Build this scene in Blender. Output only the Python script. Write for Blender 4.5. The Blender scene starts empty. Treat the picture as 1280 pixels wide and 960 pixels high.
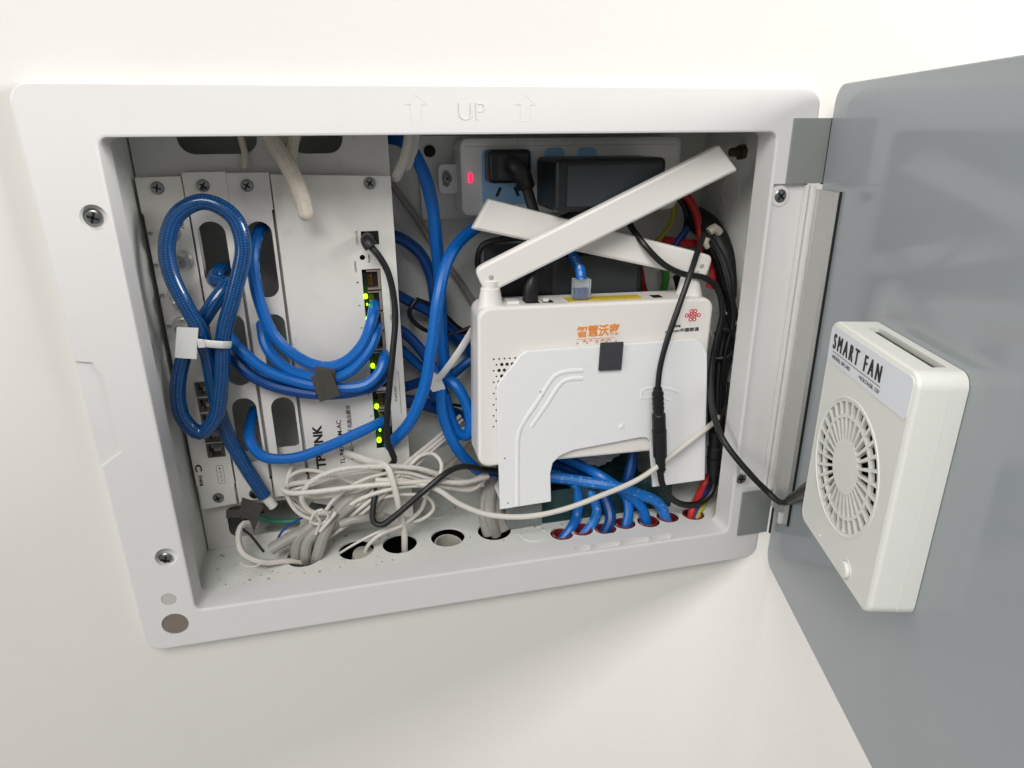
import bpy, bmesh, math, random
from mathutils import Vector, Matrix, noise
random.seed(7)
scene = bpy.context.scene
COL = scene.collection

# ------------------------------------------------------------------ camera
F_PX = 838.31
RX = Vector((0.97352843, -0.22846015, -0.00695452))
RY = Vector((-0.08676628, -0.34124233, -0.93596222))
RZ = Vector((0.21145689, 0.91178925, -0.35203175))
CAM = Vector((0.11363308, -0.3715542, 0.00121073))
cd = bpy.data.cameras.new('camera'); cam = bpy.data.objects.new('camera', cd); COL.objects.link(cam)
cd.sensor_width = 36; cd.lens = F_PX / 1280 * 36; cd.clip_start = 0.005; cd.clip_end = 50
cam.matrix_world = Matrix(((RX.x, -RY.x, -RZ.x, CAM.x), (RX.y, -RY.y, -RZ.y, CAM.y), (RX.z, -RY.z, -RZ.z, CAM.z), (0, 0, 0, 1)))
scene.camera = cam

# ------------------------------------------------------------------ light
w = bpy.data.worlds.new('World'); scene.world = w; w.use_nodes = True
w.node_tree.nodes['Background'].inputs[0].default_value = (1.0, 0.985, 0.97, 1)
w.node_tree.nodes['Background'].inputs[1].default_value = 0.36

def area(name, loc, tgt, size, power, col):
    ld = bpy.data.lights.new(name, 'AREA'); ld.shape = 'SQUARE'; ld.size = size; ld.energy = power; ld.color = col
    o = bpy.data.objects.new(name, ld); COL.objects.link(o); o.location = loc
    o.rotation_euler = (Vector(tgt) - Vector(loc)).to_track_quat('-Z', 'Y').to_euler()
    return o
area('window_light', (1.6, -0.58, 0.38), (0.4, 0, -0.2), 0.6, 37, (1.0, 0.99, 0.975))
area('room_light', (-1.75, -0.95, 0.45), (0.15, 0, -0.1), 0.8, 17, (1.0, 0.99, 0.975))
area('ceiling_light', (-0.30, -1.30, 1.20), (0.15, 0, -0.08), 0.9, 33, (1.0, 0.99, 0.975))

scene.view_settings.view_transform = 'Standard'; scene.view_settings.look = 'None'
scene.view_settings.exposure = -0.34; scene.view_settings.gamma = 1.0; scene.view_settings.use_curve_mapping = False
scene.render.engine = 'CYCLES'
scene.cycles.max_bounces = 8; scene.cycles.transparent_max_bounces = 12

# ------------------------------------------------------------------ pixel helpers
def ray(u, v):
    return RX * ((u - 640) / F_PX) + RY * ((v - 480) / F_PX) + RZ
def P(u, v, y):
    d = ray(u, v); return CAM + d * ((y - CAM.y) / d.y)
def PX(u, v, x):
    d = ray(u, v); return CAM + d * ((x - CAM.x) / d.x)
def PZ(u, v, z):
    d = ray(u, v); return CAM + d * ((z - CAM.z) / d.z)

# ------------------------------------------------------------------ materials
def lin(c):
    return tuple(((x / 255) / 12.92 if x / 255 <= 0.04045 else ((x / 255 + 0.055) / 1.055) ** 2.4) for x in c) + (1,)
MATS = {}
def mat(name, col, rough=0.45, metal=0.0, var=0.05, vscale=25, bump=0.0, bscale=300, coat=0.0, trans=0.0, ior=1.45, emit=None, spec=0.5, dirt=0.0, dirtcol=(120, 112, 100), alpha=1.0, streak=None):
    m = bpy.data.materials.new(name); m.use_nodes = True; nt = m.node_tree; b = nt.nodes['Principled BSDF']
    base = lin(col)
    b.inputs['Roughness'].default_value = rough; b.inputs['Metallic'].default_value = metal
    b.inputs['IOR'].default_value = ior; b.inputs['Specular IOR Level'].default_value = spec
    b.inputs['Coat Weight'].default_value = coat; b.inputs['Transmission Weight'].default_value = trans
    tc = nt.nodes.new('ShaderNodeTexCoord')
    def noise_node(scale, detail=4):
        n = nt.nodes.new('ShaderNodeTexNoise'); n.inputs['Scale'].default_value = scale; n.inputs['Detail'].default_value = detail
        nt.links.new(tc.outputs['Object'], n.inputs['Vector']); return n
    n = noise_node(vscale)
    mx = nt.nodes.new('ShaderNodeMix'); mx.data_type = 'RGBA'
    mx.inputs['A'].default_value = tuple(c * (1 - var) for c in base[:3]) + (1,)
    mx.inputs['B'].default_value = tuple(min(1, c * (1 + var)) for c in base[:3]) + (1,)
    nt.links.new(n.outputs['Fac'], mx.inputs['Factor']); out = mx.outputs['Result']
    if dirt > 0:
        n2 = noise_node(vscale * 5, 8); r = nt.nodes.new('ShaderNodeValToRGB')
        r.color_ramp.elements[0].position = 0.56; r.color_ramp.elements[0].color = (0, 0, 0, 1)
        r.color_ramp.elements[1].position = 0.74; r.color_ramp.elements[1].color = (dirt, dirt, dirt, 1)
        nt.links.new(n2.outputs['Fac'], r.inputs['Fac'])
        m2 = nt.nodes.new('ShaderNodeMix'); m2.data_type = 'RGBA'
        m2.inputs['B'].default_value = lin(dirtcol); nt.links.new(out, m2.inputs['A']); nt.links.new(r.outputs['Color'], m2.inputs['Factor'])
        out = m2.outputs['Result']
    if streak:
        n3 = noise_node(1500, 2); r = nt.nodes.new('ShaderNodeValToRGB')
        r.color_ramp.elements[0].position = 0.5; r.color_ramp.elements[0].color = (0, 0, 0, 1)
        r.color_ramp.elements[1].position = 0.80; r.color_ramp.elements[1].color = (1, 1, 1, 1)
        nt.links.new(n3.outputs['Fac'], r.inputs['Fac'])
        m3 = nt.nodes.new('ShaderNodeMix'); m3.data_type = 'RGBA'
        m3.inputs['B'].default_value = lin(streak); nt.links.new(out, m3.inputs['A']); nt.links.new(r.outputs['Color'], m3.inputs['Factor'])
        out = m3.outputs['Result']
    nt.links.new(out, b.inputs['Base Color'])
    nr = noise_node(vscale * 3); mr = nt.nodes.new('ShaderNodeMapRange')
    mr.inputs['To Min'].default_value = max(0.02, rough - 0.07); mr.inputs['To Max'].default_value = min(1, rough + 0.07)
    nt.links.new(nr.outputs['Fac'], mr.inputs['Value']); nt.links.new(mr.outputs['Result'], b.inputs['Roughness'])
    if bump > 0:
        nb = noise_node(bscale, 3); bp = nt.nodes.new('ShaderNodeBump'); bp.inputs['Strength'].default_value = bump; bp.inputs['Distance'].default_value = 0.0006
        nt.links.new(nb.outputs['Fac'], bp.inputs['Height']); nt.links.new(bp.outputs['Normal'], b.inputs['Normal'])
    if emit:
        b.inputs['Emission Color'].default_value = lin(emit[0]); b.inputs['Emission Strength'].default_value = emit[1]
    MATS[name] = m; return m
def math_node(nt, op, a, b=None):
    n = nt.nodes.new('ShaderNodeMath'); n.operation = op
    for i, x in enumerate((a, b)):
        if x is None: continue
        if isinstance(x, (int, float)): n.inputs[i].default_value = x
        else: nt.links.new(x, n.inputs[i])
    return n.outputs[0]
def overlay(m, fac, col):
    nt = m.node_tree; b = nt.nodes['Principled BSDF']; src = b.inputs['Base Color'].links[0].from_socket
    mx = nt.nodes.new('ShaderNodeMix'); mx.data_type = 'RGBA'; nt.links.new(src, mx.inputs['A']); mx.inputs['B'].default_value = lin(col)
    nt.links.new(fac, mx.inputs['Factor']); nt.links.new(mx.outputs['Result'], b.inputs['Base Color'])
def uv_axes(m):
    nt = m.node_tree; uv = nt.nodes.new('ShaderNodeUVMap'); sp = nt.nodes.new('ShaderNodeSeparateXYZ'); nt.links.new(uv.outputs['UV'], sp.inputs[0])
    return nt, sp.outputs['X'], sp.outputs['Y']
def jacket_print(m, col, strength=0.55):
    # faint dashes of legend printed along one side of a cable jacket
    nt, u, v = uv_axes(m)
    band = math_node(nt, 'LESS_THAN', math_node(nt, 'ABSOLUTE', math_node(nt, 'SUBTRACT', v, 0.70)), 0.045)
    wn_ = nt.nodes.new('ShaderNodeTexWhiteNoise'); wn_.noise_dimensions = '1D'; nt.links.new(math_node(nt, 'FLOOR', math_node(nt, 'MULTIPLY', u, 900)), wn_.inputs['W'])
    dots = math_node(nt, 'GREATER_THAN', wn_.outputs['Value'], 0.45)
    grp = math_node(nt, 'LESS_THAN', math_node(nt, 'FRACT', math_node(nt, 'MULTIPLY', u, 14)), 0.62)
    overlay(m, math_node(nt, 'MULTIPLY', math_node(nt, 'MULTIPLY', math_node(nt, 'MULTIPLY', band, dots), grp), strength), col)
def braid(m, col):
    nt, u, v = uv_axes(m)
    nz = nt.nodes.new('ShaderNodeTexNoise'); nz.inputs['Scale'].default_value = 320
    tc_ = nt.nodes.new('ShaderNodeTexCoord'); nt.links.new(tc_.outputs['Object'], nz.inputs['Vector'])
    a = math_node(nt, 'SINE', math_node(nt, 'ADD', math_node(nt, 'MULTIPLY', u, 2100), math_node(nt, 'MULTIPLY', v, 6.2832 * 7)))
    b = math_node(nt, 'SINE', math_node(nt, 'SUBTRACT', math_node(nt, 'MULTIPLY', u, 2100), math_node(nt, 'MULTIPLY', v, 6.2832 * 7)))
    overlay(m, math_node(nt, 'MULTIPLY', math_node(nt, 'MAXIMUM', math_node(nt, 'MULTIPLY', a, b), 0.0), math_node(nt, 'MULTIPLY', nz.outputs['Fac'], 0.95)), col)

mat('wall_paint', (219, 216, 210), 0.85, var=0.03, vscale=5, bump=0.22, bscale=160, dirt=0.05, dirtcol=(190, 182, 170), spec=0.25)
mat('frame_plastic', (215, 213, 211), 0.36, dirt=0.03, var=0.015, vscale=10, bump=0.06, bscale=700)
mat('box_paint', (216, 217, 211), 0.55, var=0.03, vscale=30, bump=0.12, bscale=900, dirt=0.22, dirtcol=(150, 142, 128))
mat('tray_paint', (208, 206, 201), 0.5, var=0.025, vscale=25, bump=0.1, bscale=900, dirt=0.10)
mat('module_paint', (222, 219, 213), 0.48, var=0.03, vscale=14, bump=0.08, bscale=900, dirt=0.2, dirtcol=(165, 158, 148))
mat('light_block_brick', (95, 84, 74), 0.9, var=0.2, vscale=60, bump=0.5, bscale=80)
mat('router_white', (236, 232, 226), 0.34, var=0.012, vscale=15, bump=0.05, bscale=900)
mat('plate_white', (240, 240, 240), 0.3, var=0.012, vscale=15, dirt=0.04)
mat('strip_white', (232, 231, 228), 0.3, var=0.015)
mat('strip_blue', (150, 195, 232), 0.35, var=0.02)
mat('socket_dark', (40, 42, 45), 0.6)
mat('screw_steel', (140, 142, 142), 0.30, metal=1.0, var=0.12, vscale=300)
mat('screw_recess', (40, 40, 40), 0.5, metal=0.6)
mat('brass', (84, 70, 50), 0.5, metal=0.6, var=0.2, vscale=200)
mat('nickel', (224, 222, 216), 0.34, metal=0.9, var=0.06, vscale=200)
mat('gold', (196, 160, 84), 0.3, metal=1.0)
mat('black_plastic', (26, 27, 29), 0.38, var=0.15, vscale=60, dirt=0.05)
mat('adapter_black', (50, 55, 58), 0.42, var=0.08, vscale=60, bump=0.15, bscale=1500)
mat('black_rubber', (24, 24, 25), 0.42, var=0.2, vscale=80)
mat('black_tape', (20, 20, 22), 0.5, var=0.2, vscale=60, bump=0.5, bscale=200)
mat('blue_jacket', (0, 96, 178), 0.36, var=0.06, vscale=60, dirt=0.05, dirtcol=(150, 175, 205))
mat('blue_deep', (2, 62, 128), 0.32, var=0.1, vscale=60)
mat('blue_braid', (0, 52, 104), 0.22, var=0.2, vscale=160, coat=0.5)
mat('blue_dusty', (20, 108, 186), 0.42, var=0.08, vscale=80, dirt=0.5, dirtcol=(190, 205, 220))
mat('white_cable', (208, 203, 194), 0.45, var=0.06, vscale=60, dirt=0.08)
mat('old_white_cable', (205, 196, 180), 0.5, var=0.06, vscale=60, dirt=0.35, dirtcol=(140, 128, 110))
mat('grey_cable', (150, 147, 140), 0.45, var=0.05, vscale=80, dirt=0.2, dirtcol=(205, 203, 198))
mat('clear_nylon', (222, 222, 220), 0.35, var=0.02, trans=0.15)
mat('velcro', (74, 72, 68), 0.95, var=0.2, vscale=300, bump=0.8, bscale=900, spec=0.1)
mat('foam', (70, 71, 74), 0.95, var=0.25, vscale=700, bump=0.8, bscale=1200, spec=0.1)
mat('wire_red', (188, 44, 46), 0.35); mat('wire_yellow', (165, 158, 58), 0.4); mat('wire_green', (70, 140, 60), 0.4)
mat('wire_blue', (30, 70, 150), 0.4); mat('wire_teal', (70, 150, 120), 0.4)
mat('conduit_red', (118, 32, 32), 0.5, var=0.2, dirt=0.4, dirtcol=(225, 190, 180))
mat('dust', (170, 163, 150), 0.9, var=0.4, vscale=400)
mat('conduit_grey', (176, 172, 160), 0.5, var=0.05, dirt=0.2)
mat('print_black', (32, 31, 31), 0.55); mat('print_grey', (92, 92, 92), 0.55); mat('print_orange', (238, 150, 72), 0.5); mat('print_red', (214, 42, 62), 0.5)
mat('print_pale', (176, 174, 170), 0.5)
mat('led_green', (190, 255, 40), 0.3, emit=((165, 255, 20), 4.0)); mat('led_red', (255, 30, 90), 0.3, emit=((255, 30, 85), 2.2))
mat('pcb_green', (22, 40, 24), 0.5, var=0.3, vscale=400)
mat('port_metal', (176, 160, 150), 0.35, metal=0.7, var=0.1, vscale=300)
mat('port_black', (16, 16, 17), 0.5)
mat('jack_ivory', (84, 82, 75), 0.5, dirt=0.3)
mat('yellow_port', (205, 180, 60), 0.45)
mat('door_glass', (154, 160, 164), 0.11, dirt=0.06, dirtcol=(120, 122, 122), var=0.03, vscale=5, spec=0.5)
mat('door_edge', (70, 72, 70), 0.4)
mat('aluminium', (196, 196, 192), 0.34, metal=0.55, var=0.03, vscale=40)
mat('hinge_grey', (150, 152, 148), 0.32, metal=0.35, var=0.03)
mat('black_gap', (24, 24, 24), 0.7)
mat('fan_ivory', (225, 226, 219), 0.42, var=0.012, vscale=20, bump=0.05, bscale=900)
mat('fan_dark', (24, 24, 23), 0.6)
mat('sticker', (226, 229, 234), 0.35, var=0.01)
mat('disc_tan', (150, 138, 126), 0.3, metal=0.55, var=0.08, vscale=200)
mat('disc_grey', (186, 183, 176), 0.4)
mat('clear_plastic', (236, 240, 238), 0.08, var=0.02, trans=0.85, ior=1.25)
mat('teal_plastic', (112, 158, 160), 0.10, var=0.25, vscale=60, trans=0.88, ior=1.25)
jacket_print(MATS['blue_jacket'], (150, 190, 225)); jacket_print(MATS['white_cable'], (120, 116, 110), 0.4); braid(MATS['blue_braid'], (26, 128, 190))
mat('film_white', (220, 226, 232), 0.3, var=0.05, trans=0.25)

# ------------------------------------------------------------------ mesh builder
def temp_obj_mesh(data):
    o = bpy.data.objects.new('tmp', data); COL.objects.link(o)
    bpy.context.view_layer.update()
    dg = bpy.context.evaluated_depsgraph_get()
    me = bpy.data.meshes.new_from_object(o.evaluated_get(dg), depsgraph=dg)
    bpy.data.objects.remove(o)
    return me

def rrect(x0, x1, z0, z1, r, n=5):
    pts = []
    for cx, cz, a0 in ((x1 - r, z1 - r, 0), (x0 + r, z1 - r, 90), (x0 + r, z0 + r, 180), (x1 - r, z0 + r, 270)):
        for i in range(n + 1):
            a = math.radians(a0 + 90 * i / n); pts.append((cx + r * math.cos(a), cz + r * math.sin(a)))
    return pts
def circ(cx, cz, r, n=24):
    return [(cx + r * math.cos(2 * math.pi * i / n), cz + r * math.sin(2 * math.pi * i / n)) for i in range(n)]

def catmull(pts, step=0.003):
    pts = [Vector(p) for p in pts]
    if len(pts) < 3: return pts
    e = [pts[0] * 2 - pts[1]] + pts + [pts[-1] * 2 - pts[-2]]
    out = []
    for i in range(1, len(e) - 2):
        p0, p1, p2, p3 = e[i - 1], e[i], e[i + 1], e[i + 2]
        d1 = max((p1 - p0).length, 1e-6) ** 0.5; d2 = max((p2 - p1).length, 1e-6) ** 0.5; d3 = max((p3 - p2).length, 1e-6) ** 0.5
        m1 = (p2 - p1) + ((p1 - p0) / d1 - (p2 - p0) / (d1 + d2)) * d2
        m2 = (p2 - p1) + ((p3 - p2) / d3 - (p3 - p1) / (d2 + d3)) * d2
        n = max(2, int((p2 - p1).length / step))
        for k in range(n):
            t = k / n; t2 = t * t; t3 = t2 * t
            out.append(p1 * (2 * t3 - 3 * t2 + 1) + m1 * (t3 - 2 * t2 + t) + p2 * (-2 * t3 + 3 * t2) + m2 * (t3 - t2))
    out.append(pts[-1]); return out

class B:
    def __init__(s): s.bm = bmesh.new()
    def add(s, me):
        s.bm.from_mesh(me); bpy.data.meshes.remove(me); return s
    def box(s, x0, x1, y0, y1, z0, z1, bev=0, seg=2):
        b = bmesh.new(); bmesh.ops.create_cube(b, size=1)
        for v in b.verts: v.co = Vector(((x0 + x1) / 2 + v.co.x * (x1 - x0), (y0 + y1) / 2 + v.co.y * (y1 - y0), (z0 + z1) / 2 + v.co.z * (z1 - z0)))
        if bev: bmesh.ops.bevel(b, geom=list(b.edges), offset=bev, segments=seg, profile=0.5, affect='EDGES')
        me = bpy.data.meshes.new('t'); b.to_mesh(me); b.free(); return s.add(me)
    def xf(s, m):
        bmesh.ops.transform(s.bm, matrix=m, verts=s.bm.verts); return s
    def prism(s, outer, holes=(), y0=0, y1=0.002, bev=0):
        cu = bpy.data.curves.new('c', 'CURVE'); cu.dimensions = '2D'; cu.fill_mode = 'BOTH'
        t = abs(y1 - y0); cu.extrude = max(1e-6, t / 2 - bev); cu.bevel_depth = bev; cu.bevel_resolution = 1; cu.offset = -bev
        for loop in [outer] + list(holes):
            sp = cu.splines.new('POLY'); sp.points.add(len(loop) - 1)
            for q, p in zip(sp.points, loop): q.co = (p[0], p[1], 0, 1)
            sp.use_cyclic_u = True
        me = temp_obj_mesh(cu); bpy.data.curves.remove(cu)
        ym = (y0 + y1) / 2
        for v in me.vertices:
            x, y, z = v.co; v.co = (x, ym - z, y)
        return s.add(me)
    def tube(s, pts, r, seg=10, flat=None, smooth=True, cap=True, r1=None, up=None, dome=False):
        pts = catmull(pts) if smooth else [Vector(p) for p in pts]
        nd = 0
        if dome:
            d_ = (pts[-1] - pts[-2]).normalized(); e_ = pts[-1]; nd = 5
            pts = pts[:-1] + [e_ + d_ * r * math.sin(k_ * math.pi / 2 / 5) for k_ in range(6)]
        bm = s.bm; rings = []; n = len(pts); prev = None; uvl = bm.loops.layers.uv.verify(); ln = [0.0]
        for i in range(1, n): ln.append(ln[-1] + (pts[i] - pts[i - 1]).length)
        wob = smooth and r1 is None and not dome and r > 0.001
        for i, p in enumerate(pts):
            t = (pts[min(i + 1, n - 1)] - pts[max(i - 1, 0)]).normalized()
            if prev is None:
                u0 = Vector(up) if up else (Vector((0, 0, 1)) if abs(t.z) < 0.9 else Vector((1, 0, 0)))
                a = (u0 - t * u0.dot(t)).normalized()
            else: a = (prev - t * prev.dot(t)).normalized()
            prev = a; b = t.cross(a)
            rr = r if r1 is None else r + (r1 - r) * i / (n - 1)
            if nd and i >= n - 1 - nd: rr = max(r * math.cos((i - (n - 1 - nd)) * math.pi / 2 / nd), r * 0.06)
            if wob: rr *= 1 + 0.05 * noise.noise(Vector((p.x * 90, p.y * 90, p.z * 90)))
            ra, rb = (rr, rr) if flat is None else (rr, rr * flat)
            rings.append([bm.verts.new(p + a * (ra * math.cos(2 * math.pi * k / seg)) + b * (rb * math.sin(2 * math.pi * k / seg))) for k in range(seg)])
        for i in range(n - 1):
            for k in range(seg):
                f_ = bm.faces.new((rings[i][k], rings[i][(k + 1) % seg], rings[i + 1][(k + 1) % seg], rings[i + 1][k]))
                for lo, (u_, v_) in zip(f_.loops, ((ln[i], k / seg), (ln[i], (k + 1) / seg), (ln[i + 1], (k + 1) / seg), (ln[i + 1], k / seg))): lo[uvl].uv = (u_, v_)
        if cap:
            bm.faces.new(rings[0][::-1]); bm.faces.new(rings[-1])
        return s
    def lathe(s, o, d, prof, seg=20):
        # prof: (distance along d, radius)
        o = Vector(o); d = Vector(d).normalized(); a = d.orthogonal().normalized(); b = d.cross(a); rings = []
        for h, r in prof:
            rings.append([s.bm.verts.new(o + d * h + (a * math.cos(2 * math.pi * k / seg) + b * math.sin(2 * math.pi * k / seg)) * max(r, 1e-5)) for k in range(seg)])
        for i in range(len(rings) - 1):
            for k in range(seg):
                s.bm.faces.new((rings[i][k], rings[i][(k + 1) % seg], rings[i + 1][(k + 1) % seg], rings[i + 1][k]))
        s.bm.faces.new(rings[0][::-1]); s.bm.faces.new(rings[-1]); return s
    def loft(s, loops, closed=False):
        rs = [[s.bm.verts.new(p) for p in l] for l in loops]; n = len(rs[0]); m = len(rs)
        for i in range(m if closed else m - 1):
            A, C = rs[i], rs[(i + 1) % m]
            for k in range(n): s.bm.faces.new((A[k], A[(k + 1) % n], C[(k + 1) % n], C[k]))
        return s
    def mesh(s, name='m', ang=35):
        bmesh.ops.recalc_face_normals(s.bm, faces=s.bm.faces)
        me = bpy.data.meshes.new(name); s.bm.to_mesh(me); s.bm.free()
        for p in me.polygons: p.use_smooth = True
        me.set_sharp_from_angle(angle=math.radians(ang)); return me

def cut(me, cutters):
    o = bpy.data.objects.new('tmpc', me); COL.objects.link(o); cs = []
    for c in cutters:
        q = bpy.data.objects.new('tmpk', c); COL.objects.link(q); cs.append(q)
        md = o.modifiers.new('b', 'BOOLEAN'); md.operation = 'DIFFERENCE'; md.solver = 'EXACT'; md.object = q
    bpy.context.view_layer.update(); dg = bpy.context.evaluated_depsgraph_get()
    r = bpy.data.meshes.new_from_object(o.evaluated_get(dg), depsgraph=dg)
    for q in cs + [o]: bpy.data.objects.remove(q)
    for p in r.polygons: p.use_smooth = True
    r.set_sharp_from_angle(angle=math.radians(35)); return r

# ------------------------------------------------------------------ things and parts
WM = {}
def wn(o):
    md = o.modifiers.new('wn', 'WEIGHTED_NORMAL'); md.keep_sharp = True; md.weight = 70
def thing(name, label, cat, loc, rot=(0, 0, 0), group=None):
    o = bpy.data.objects.new(name, None); COL.objects.link(o); o.empty_display_size = 0.01
    o.location = loc; o.rotation_euler = rot; o['label'] = label; o['category'] = cat
    if group: o['group'] = group
    from mathutils import Euler
    WM[o] = Matrix.Translation(Vector(loc)) @ Euler(rot).to_matrix().to_4x4()
    return o
def part(name, b, m, parent, local=False, root=None, label=None):
    me = b.mesh(name) if isinstance(b, B) else b
    r = root or parent
    while r.parent: r = r.parent
    if not local: me.transform(WM[r].inverted())
    me.materials.clear(); me.materials.append(MATS[m])
    o = bpy.data.objects.new(name, me); COL.objects.link(o); o.parent = parent; wn(o)
    if label: o['label'] = label
    return o
def single(name, b, m, label, cat, group=None, kind=None, origin=None):
    me = b.mesh(name) if isinstance(b, B) else b
    me.materials.clear(); me.materials.append(MATS[m])
    if origin is None:
        n = len(me.vertices); vs = [v.co for v in me.vertices]
        origin = Vector((sum(v.x for v in vs) / n, sum(v.y for v in vs) / n, min(v.z for v in vs)))
    me.transform(Matrix.Translation(-Vector(origin)))
    o = bpy.data.objects.new(name, me); COL.objects.link(o); o.location = origin; wn(o)
    if kind: o['kind'] = kind
    else: o['label'] = label; o['category'] = cat
    if group: o['group'] = group
    return o

def text_mesh(s, cx, cz, y, wid, hei, ang=0, bold=0.0, thick=0.00015):
    fc = bpy.data.curves.new('t', 'FONT'); fc.body = s; fc.size = 1; fc.offset = bold; fc.resolution_u = 3; fc.extrude = 0.01; fc.fill_mode = 'BOTH'
    me = temp_obj_mesh(fc); bpy.data.curves.remove(fc)
    xs = [v.co.x for v in me.vertices]; ys = [v.co.y for v in me.vertices]
    mx, my = (min(xs) + max(xs)) / 2, (min(ys) + max(ys)) / 2; sx = wid / (max(xs) - min(xs)); sy = hei / (max(ys) - min(ys))
    c, sn = math.cos(math.radians(ang)), math.sin(math.radians(ang))
    for v in me.vertices:
        a = (v.co.x - mx) * sx; b = (v.co.y - my) * sy; k = v.co.z / 0.01
        v.co = (cx + a * c - b * sn, y - k * thick, cz + a * sn + b * c)
    return me

def screw(parent, u, v, y, r=0.0036, name='screw', rot=20, m='screw_steel', local=None, h=0.0016):
    p = P(u, v, y) if local is None else Vector(local)
    b = B().lathe((p.x, y, p.z), (0, -1, 0), [(0, r), (h * 0.35, r), (h * 0.8, r * 0.86), (h, r * 0.6), (h * 1.02, 0)], 20)
    o = part(name, b, m, parent, local=local is not None)
    k = B()
    for a in (rot, rot + 90):
        q = B().box(-r * 0.62, r * 0.62, -0.0002, 0.0006, -r * 0.13, r * 0.13).xf(Matrix.Translation((p.x, y - h * 1.05, p.z)) @ Matrix.Rotation(math.radians(a), 4, 'Y'))
        k.add(q.mesh())
    part('cross_recess', k, 'screw_recess', o, local=local is not None)
    return o

# ================================================================== SETTING
ZF = -0.273; YB = 0.122; XL = -0.0055; XR = 0.380; ZT = 0.006
wall = single('wall', B().prism([(-1.6, -1.3), (2.2, -1.3), (2.2, 1.2), (-1.6, 1.2)], [rrect(XL - 0.003, XR + 0.003, ZF - 0.003, ZT + 0.003, 0.002)], 0.008, 0.020), 'wall_paint', None, None, kind='structure', origin=(0, 0.008, -1.3))
cb = B()
for a in ((-0.06, 0.43, 0.170, 0.174, -0.36, 0.06), (-0.064, -0.06, 0.0205, 0.174, -0.36, 0.06), (0.43, 0.434, 0.0205, 0.174, -0.36, 0.06), (-0.064, 0.434, 0.0205, 0.174, -0.364, -0.3601), (-0.064, 0.434, 0.0205, 0.174, 0.0601, 0.064)):
    cb.box(*a)  # unseen box added behind the cabinet to keep world light from leaking in
me = cb.mesh('cavity_light_block'); me.materials.append(MATS['light_block_brick']); me.transform(Matrix.Translation((0, -0.008, 1.3)))
co = bpy.data.objects.new('cavity_light_block', me); COL.objects.link(co); co.parent = wall

# ================================================================== CABINET
cab = thing('wiring_cabinet', 'white wall-recessed wiring cabinet with its grey door swung open', 'cabinet', (0.18, 0.0, -0.2975))
def L3(loop, y): return [(x, y, z) for x, z in loop]
ox0, ox1, oz0, oz1 = -0.0325, 0.3862, -0.2975, 0.0245
e = 0.0013
def orr(i): return rrect(ox0 + i, ox1 - i, oz0 + i, oz1 - i, 0.010 - i, 8)
def irr(i, r=0.0045): return rrect(-i, 0.36 + i, -0.272 - i, i, r + i, 8)
loops = [L3(orr(0), 0.0078), L3(orr(0), e), L3(orr(e * 0.3), e * 0.3), L3(orr(e), 0), L3(orr(e + 0.0003), 0), L3(irr(0.0014), 0), L3(irr(0.0011), 0), L3(irr(0.0003), 0.0003), L3(irr(0), 0.0011), L3(irr(0), 0.0015), L3(irr(0, 0.0045), 0.019), L3(irr(0.0038), 0.0191), L3(irr(0.0038), 0.0078)]
frame_me = B().loft(loops, closed=True).mesh('frame')
def boxm(*a, **k): return B().box(*a, **k).mesh()
cutters = [boxm(0.3618, 0.40, -0.004, 0.0018, -0.2365, -0.0292)]
q = [P(u, v, 0) for u, v in ((90, 440), (115, 453), (130, 470), (152, 565), (130, 582), (90, 610))]
cutters.append(B().prism([(-0.06, q[1].z + 0.006)] + [(p.x, p.z) for p in q[1:5]] + [(-0.06, q[4].z - 0.008)], (), -0.004, 0.0013).mesh())
for x0, x1 in ((0.2455, 0.2570), (0.2585, 0.2790), (0.2805, 0.3010), (0.3025, 0.3185)):
    cutters.append(boxm(x0, x1, 0.0028, 0.0088, -0.2752, -0.262))
for u, v in ((208, 697), (117, 272)):
    p = P(u, v, 0); cutters.append(B().lathe((p.x, -0.002, p.z), (0, 1, 0), [(0, 0.0064), (0.0022, 0.0062), (0.0062, 0.0056)], 28).mesh())
for u, v, r, dp in ((211, 749, 0.0042, 0.0006), (219, 780, 0.0076, 0.001)):
    p = P(u, v, 0); cutters.append(B().lathe((p.x, -0.002, p.z), (0, 1, 0), [(0, r), (0.002 + dp, r)], 36).mesh())
frame = part('frame', cut(frame_me, cutters), 'frame_plastic', cab)
screw(frame, 207, 699, 0.0042, r=0.0044, h=0.0013); screw(frame, 117, 272, 0.0042, r=0.0044, h=0.0013)
screw(frame, 975, 245, 0.0018, r=0.0042, rot=45, h=0.0013); screw(frame, 926, 598, 0.0018, r=0.0042, rot=10, h=0.0013)
for u, v in ((975, 245), (926, 598)):
    p = P(u, v, 0.0018); part('screw_ring', B().lathe((p.x, 0.0019, p.z), (0, -1, 0), [(0, 0.0066), (0.0004, 0.0064), (0.0007, 0.0056), (0.0007, 0.0048)], 28), 'frame_plastic', frame)
p = P(211, 749, 0); part('indicator_dot', B().lathe((p.x, 0.0006, p.z), (0, -1, 0), [(0, 0.0041), (0.0004, 0.004)], 28), 'disc_grey', frame)
p = P(219, 780, 0); part('magnet_disc', B().lathe((p.x, 0.001, p.z), (0, -1, 0), [(0, 0.0075), (0.0005, 0.0073)], 36), 'disc_tan', frame)
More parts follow.
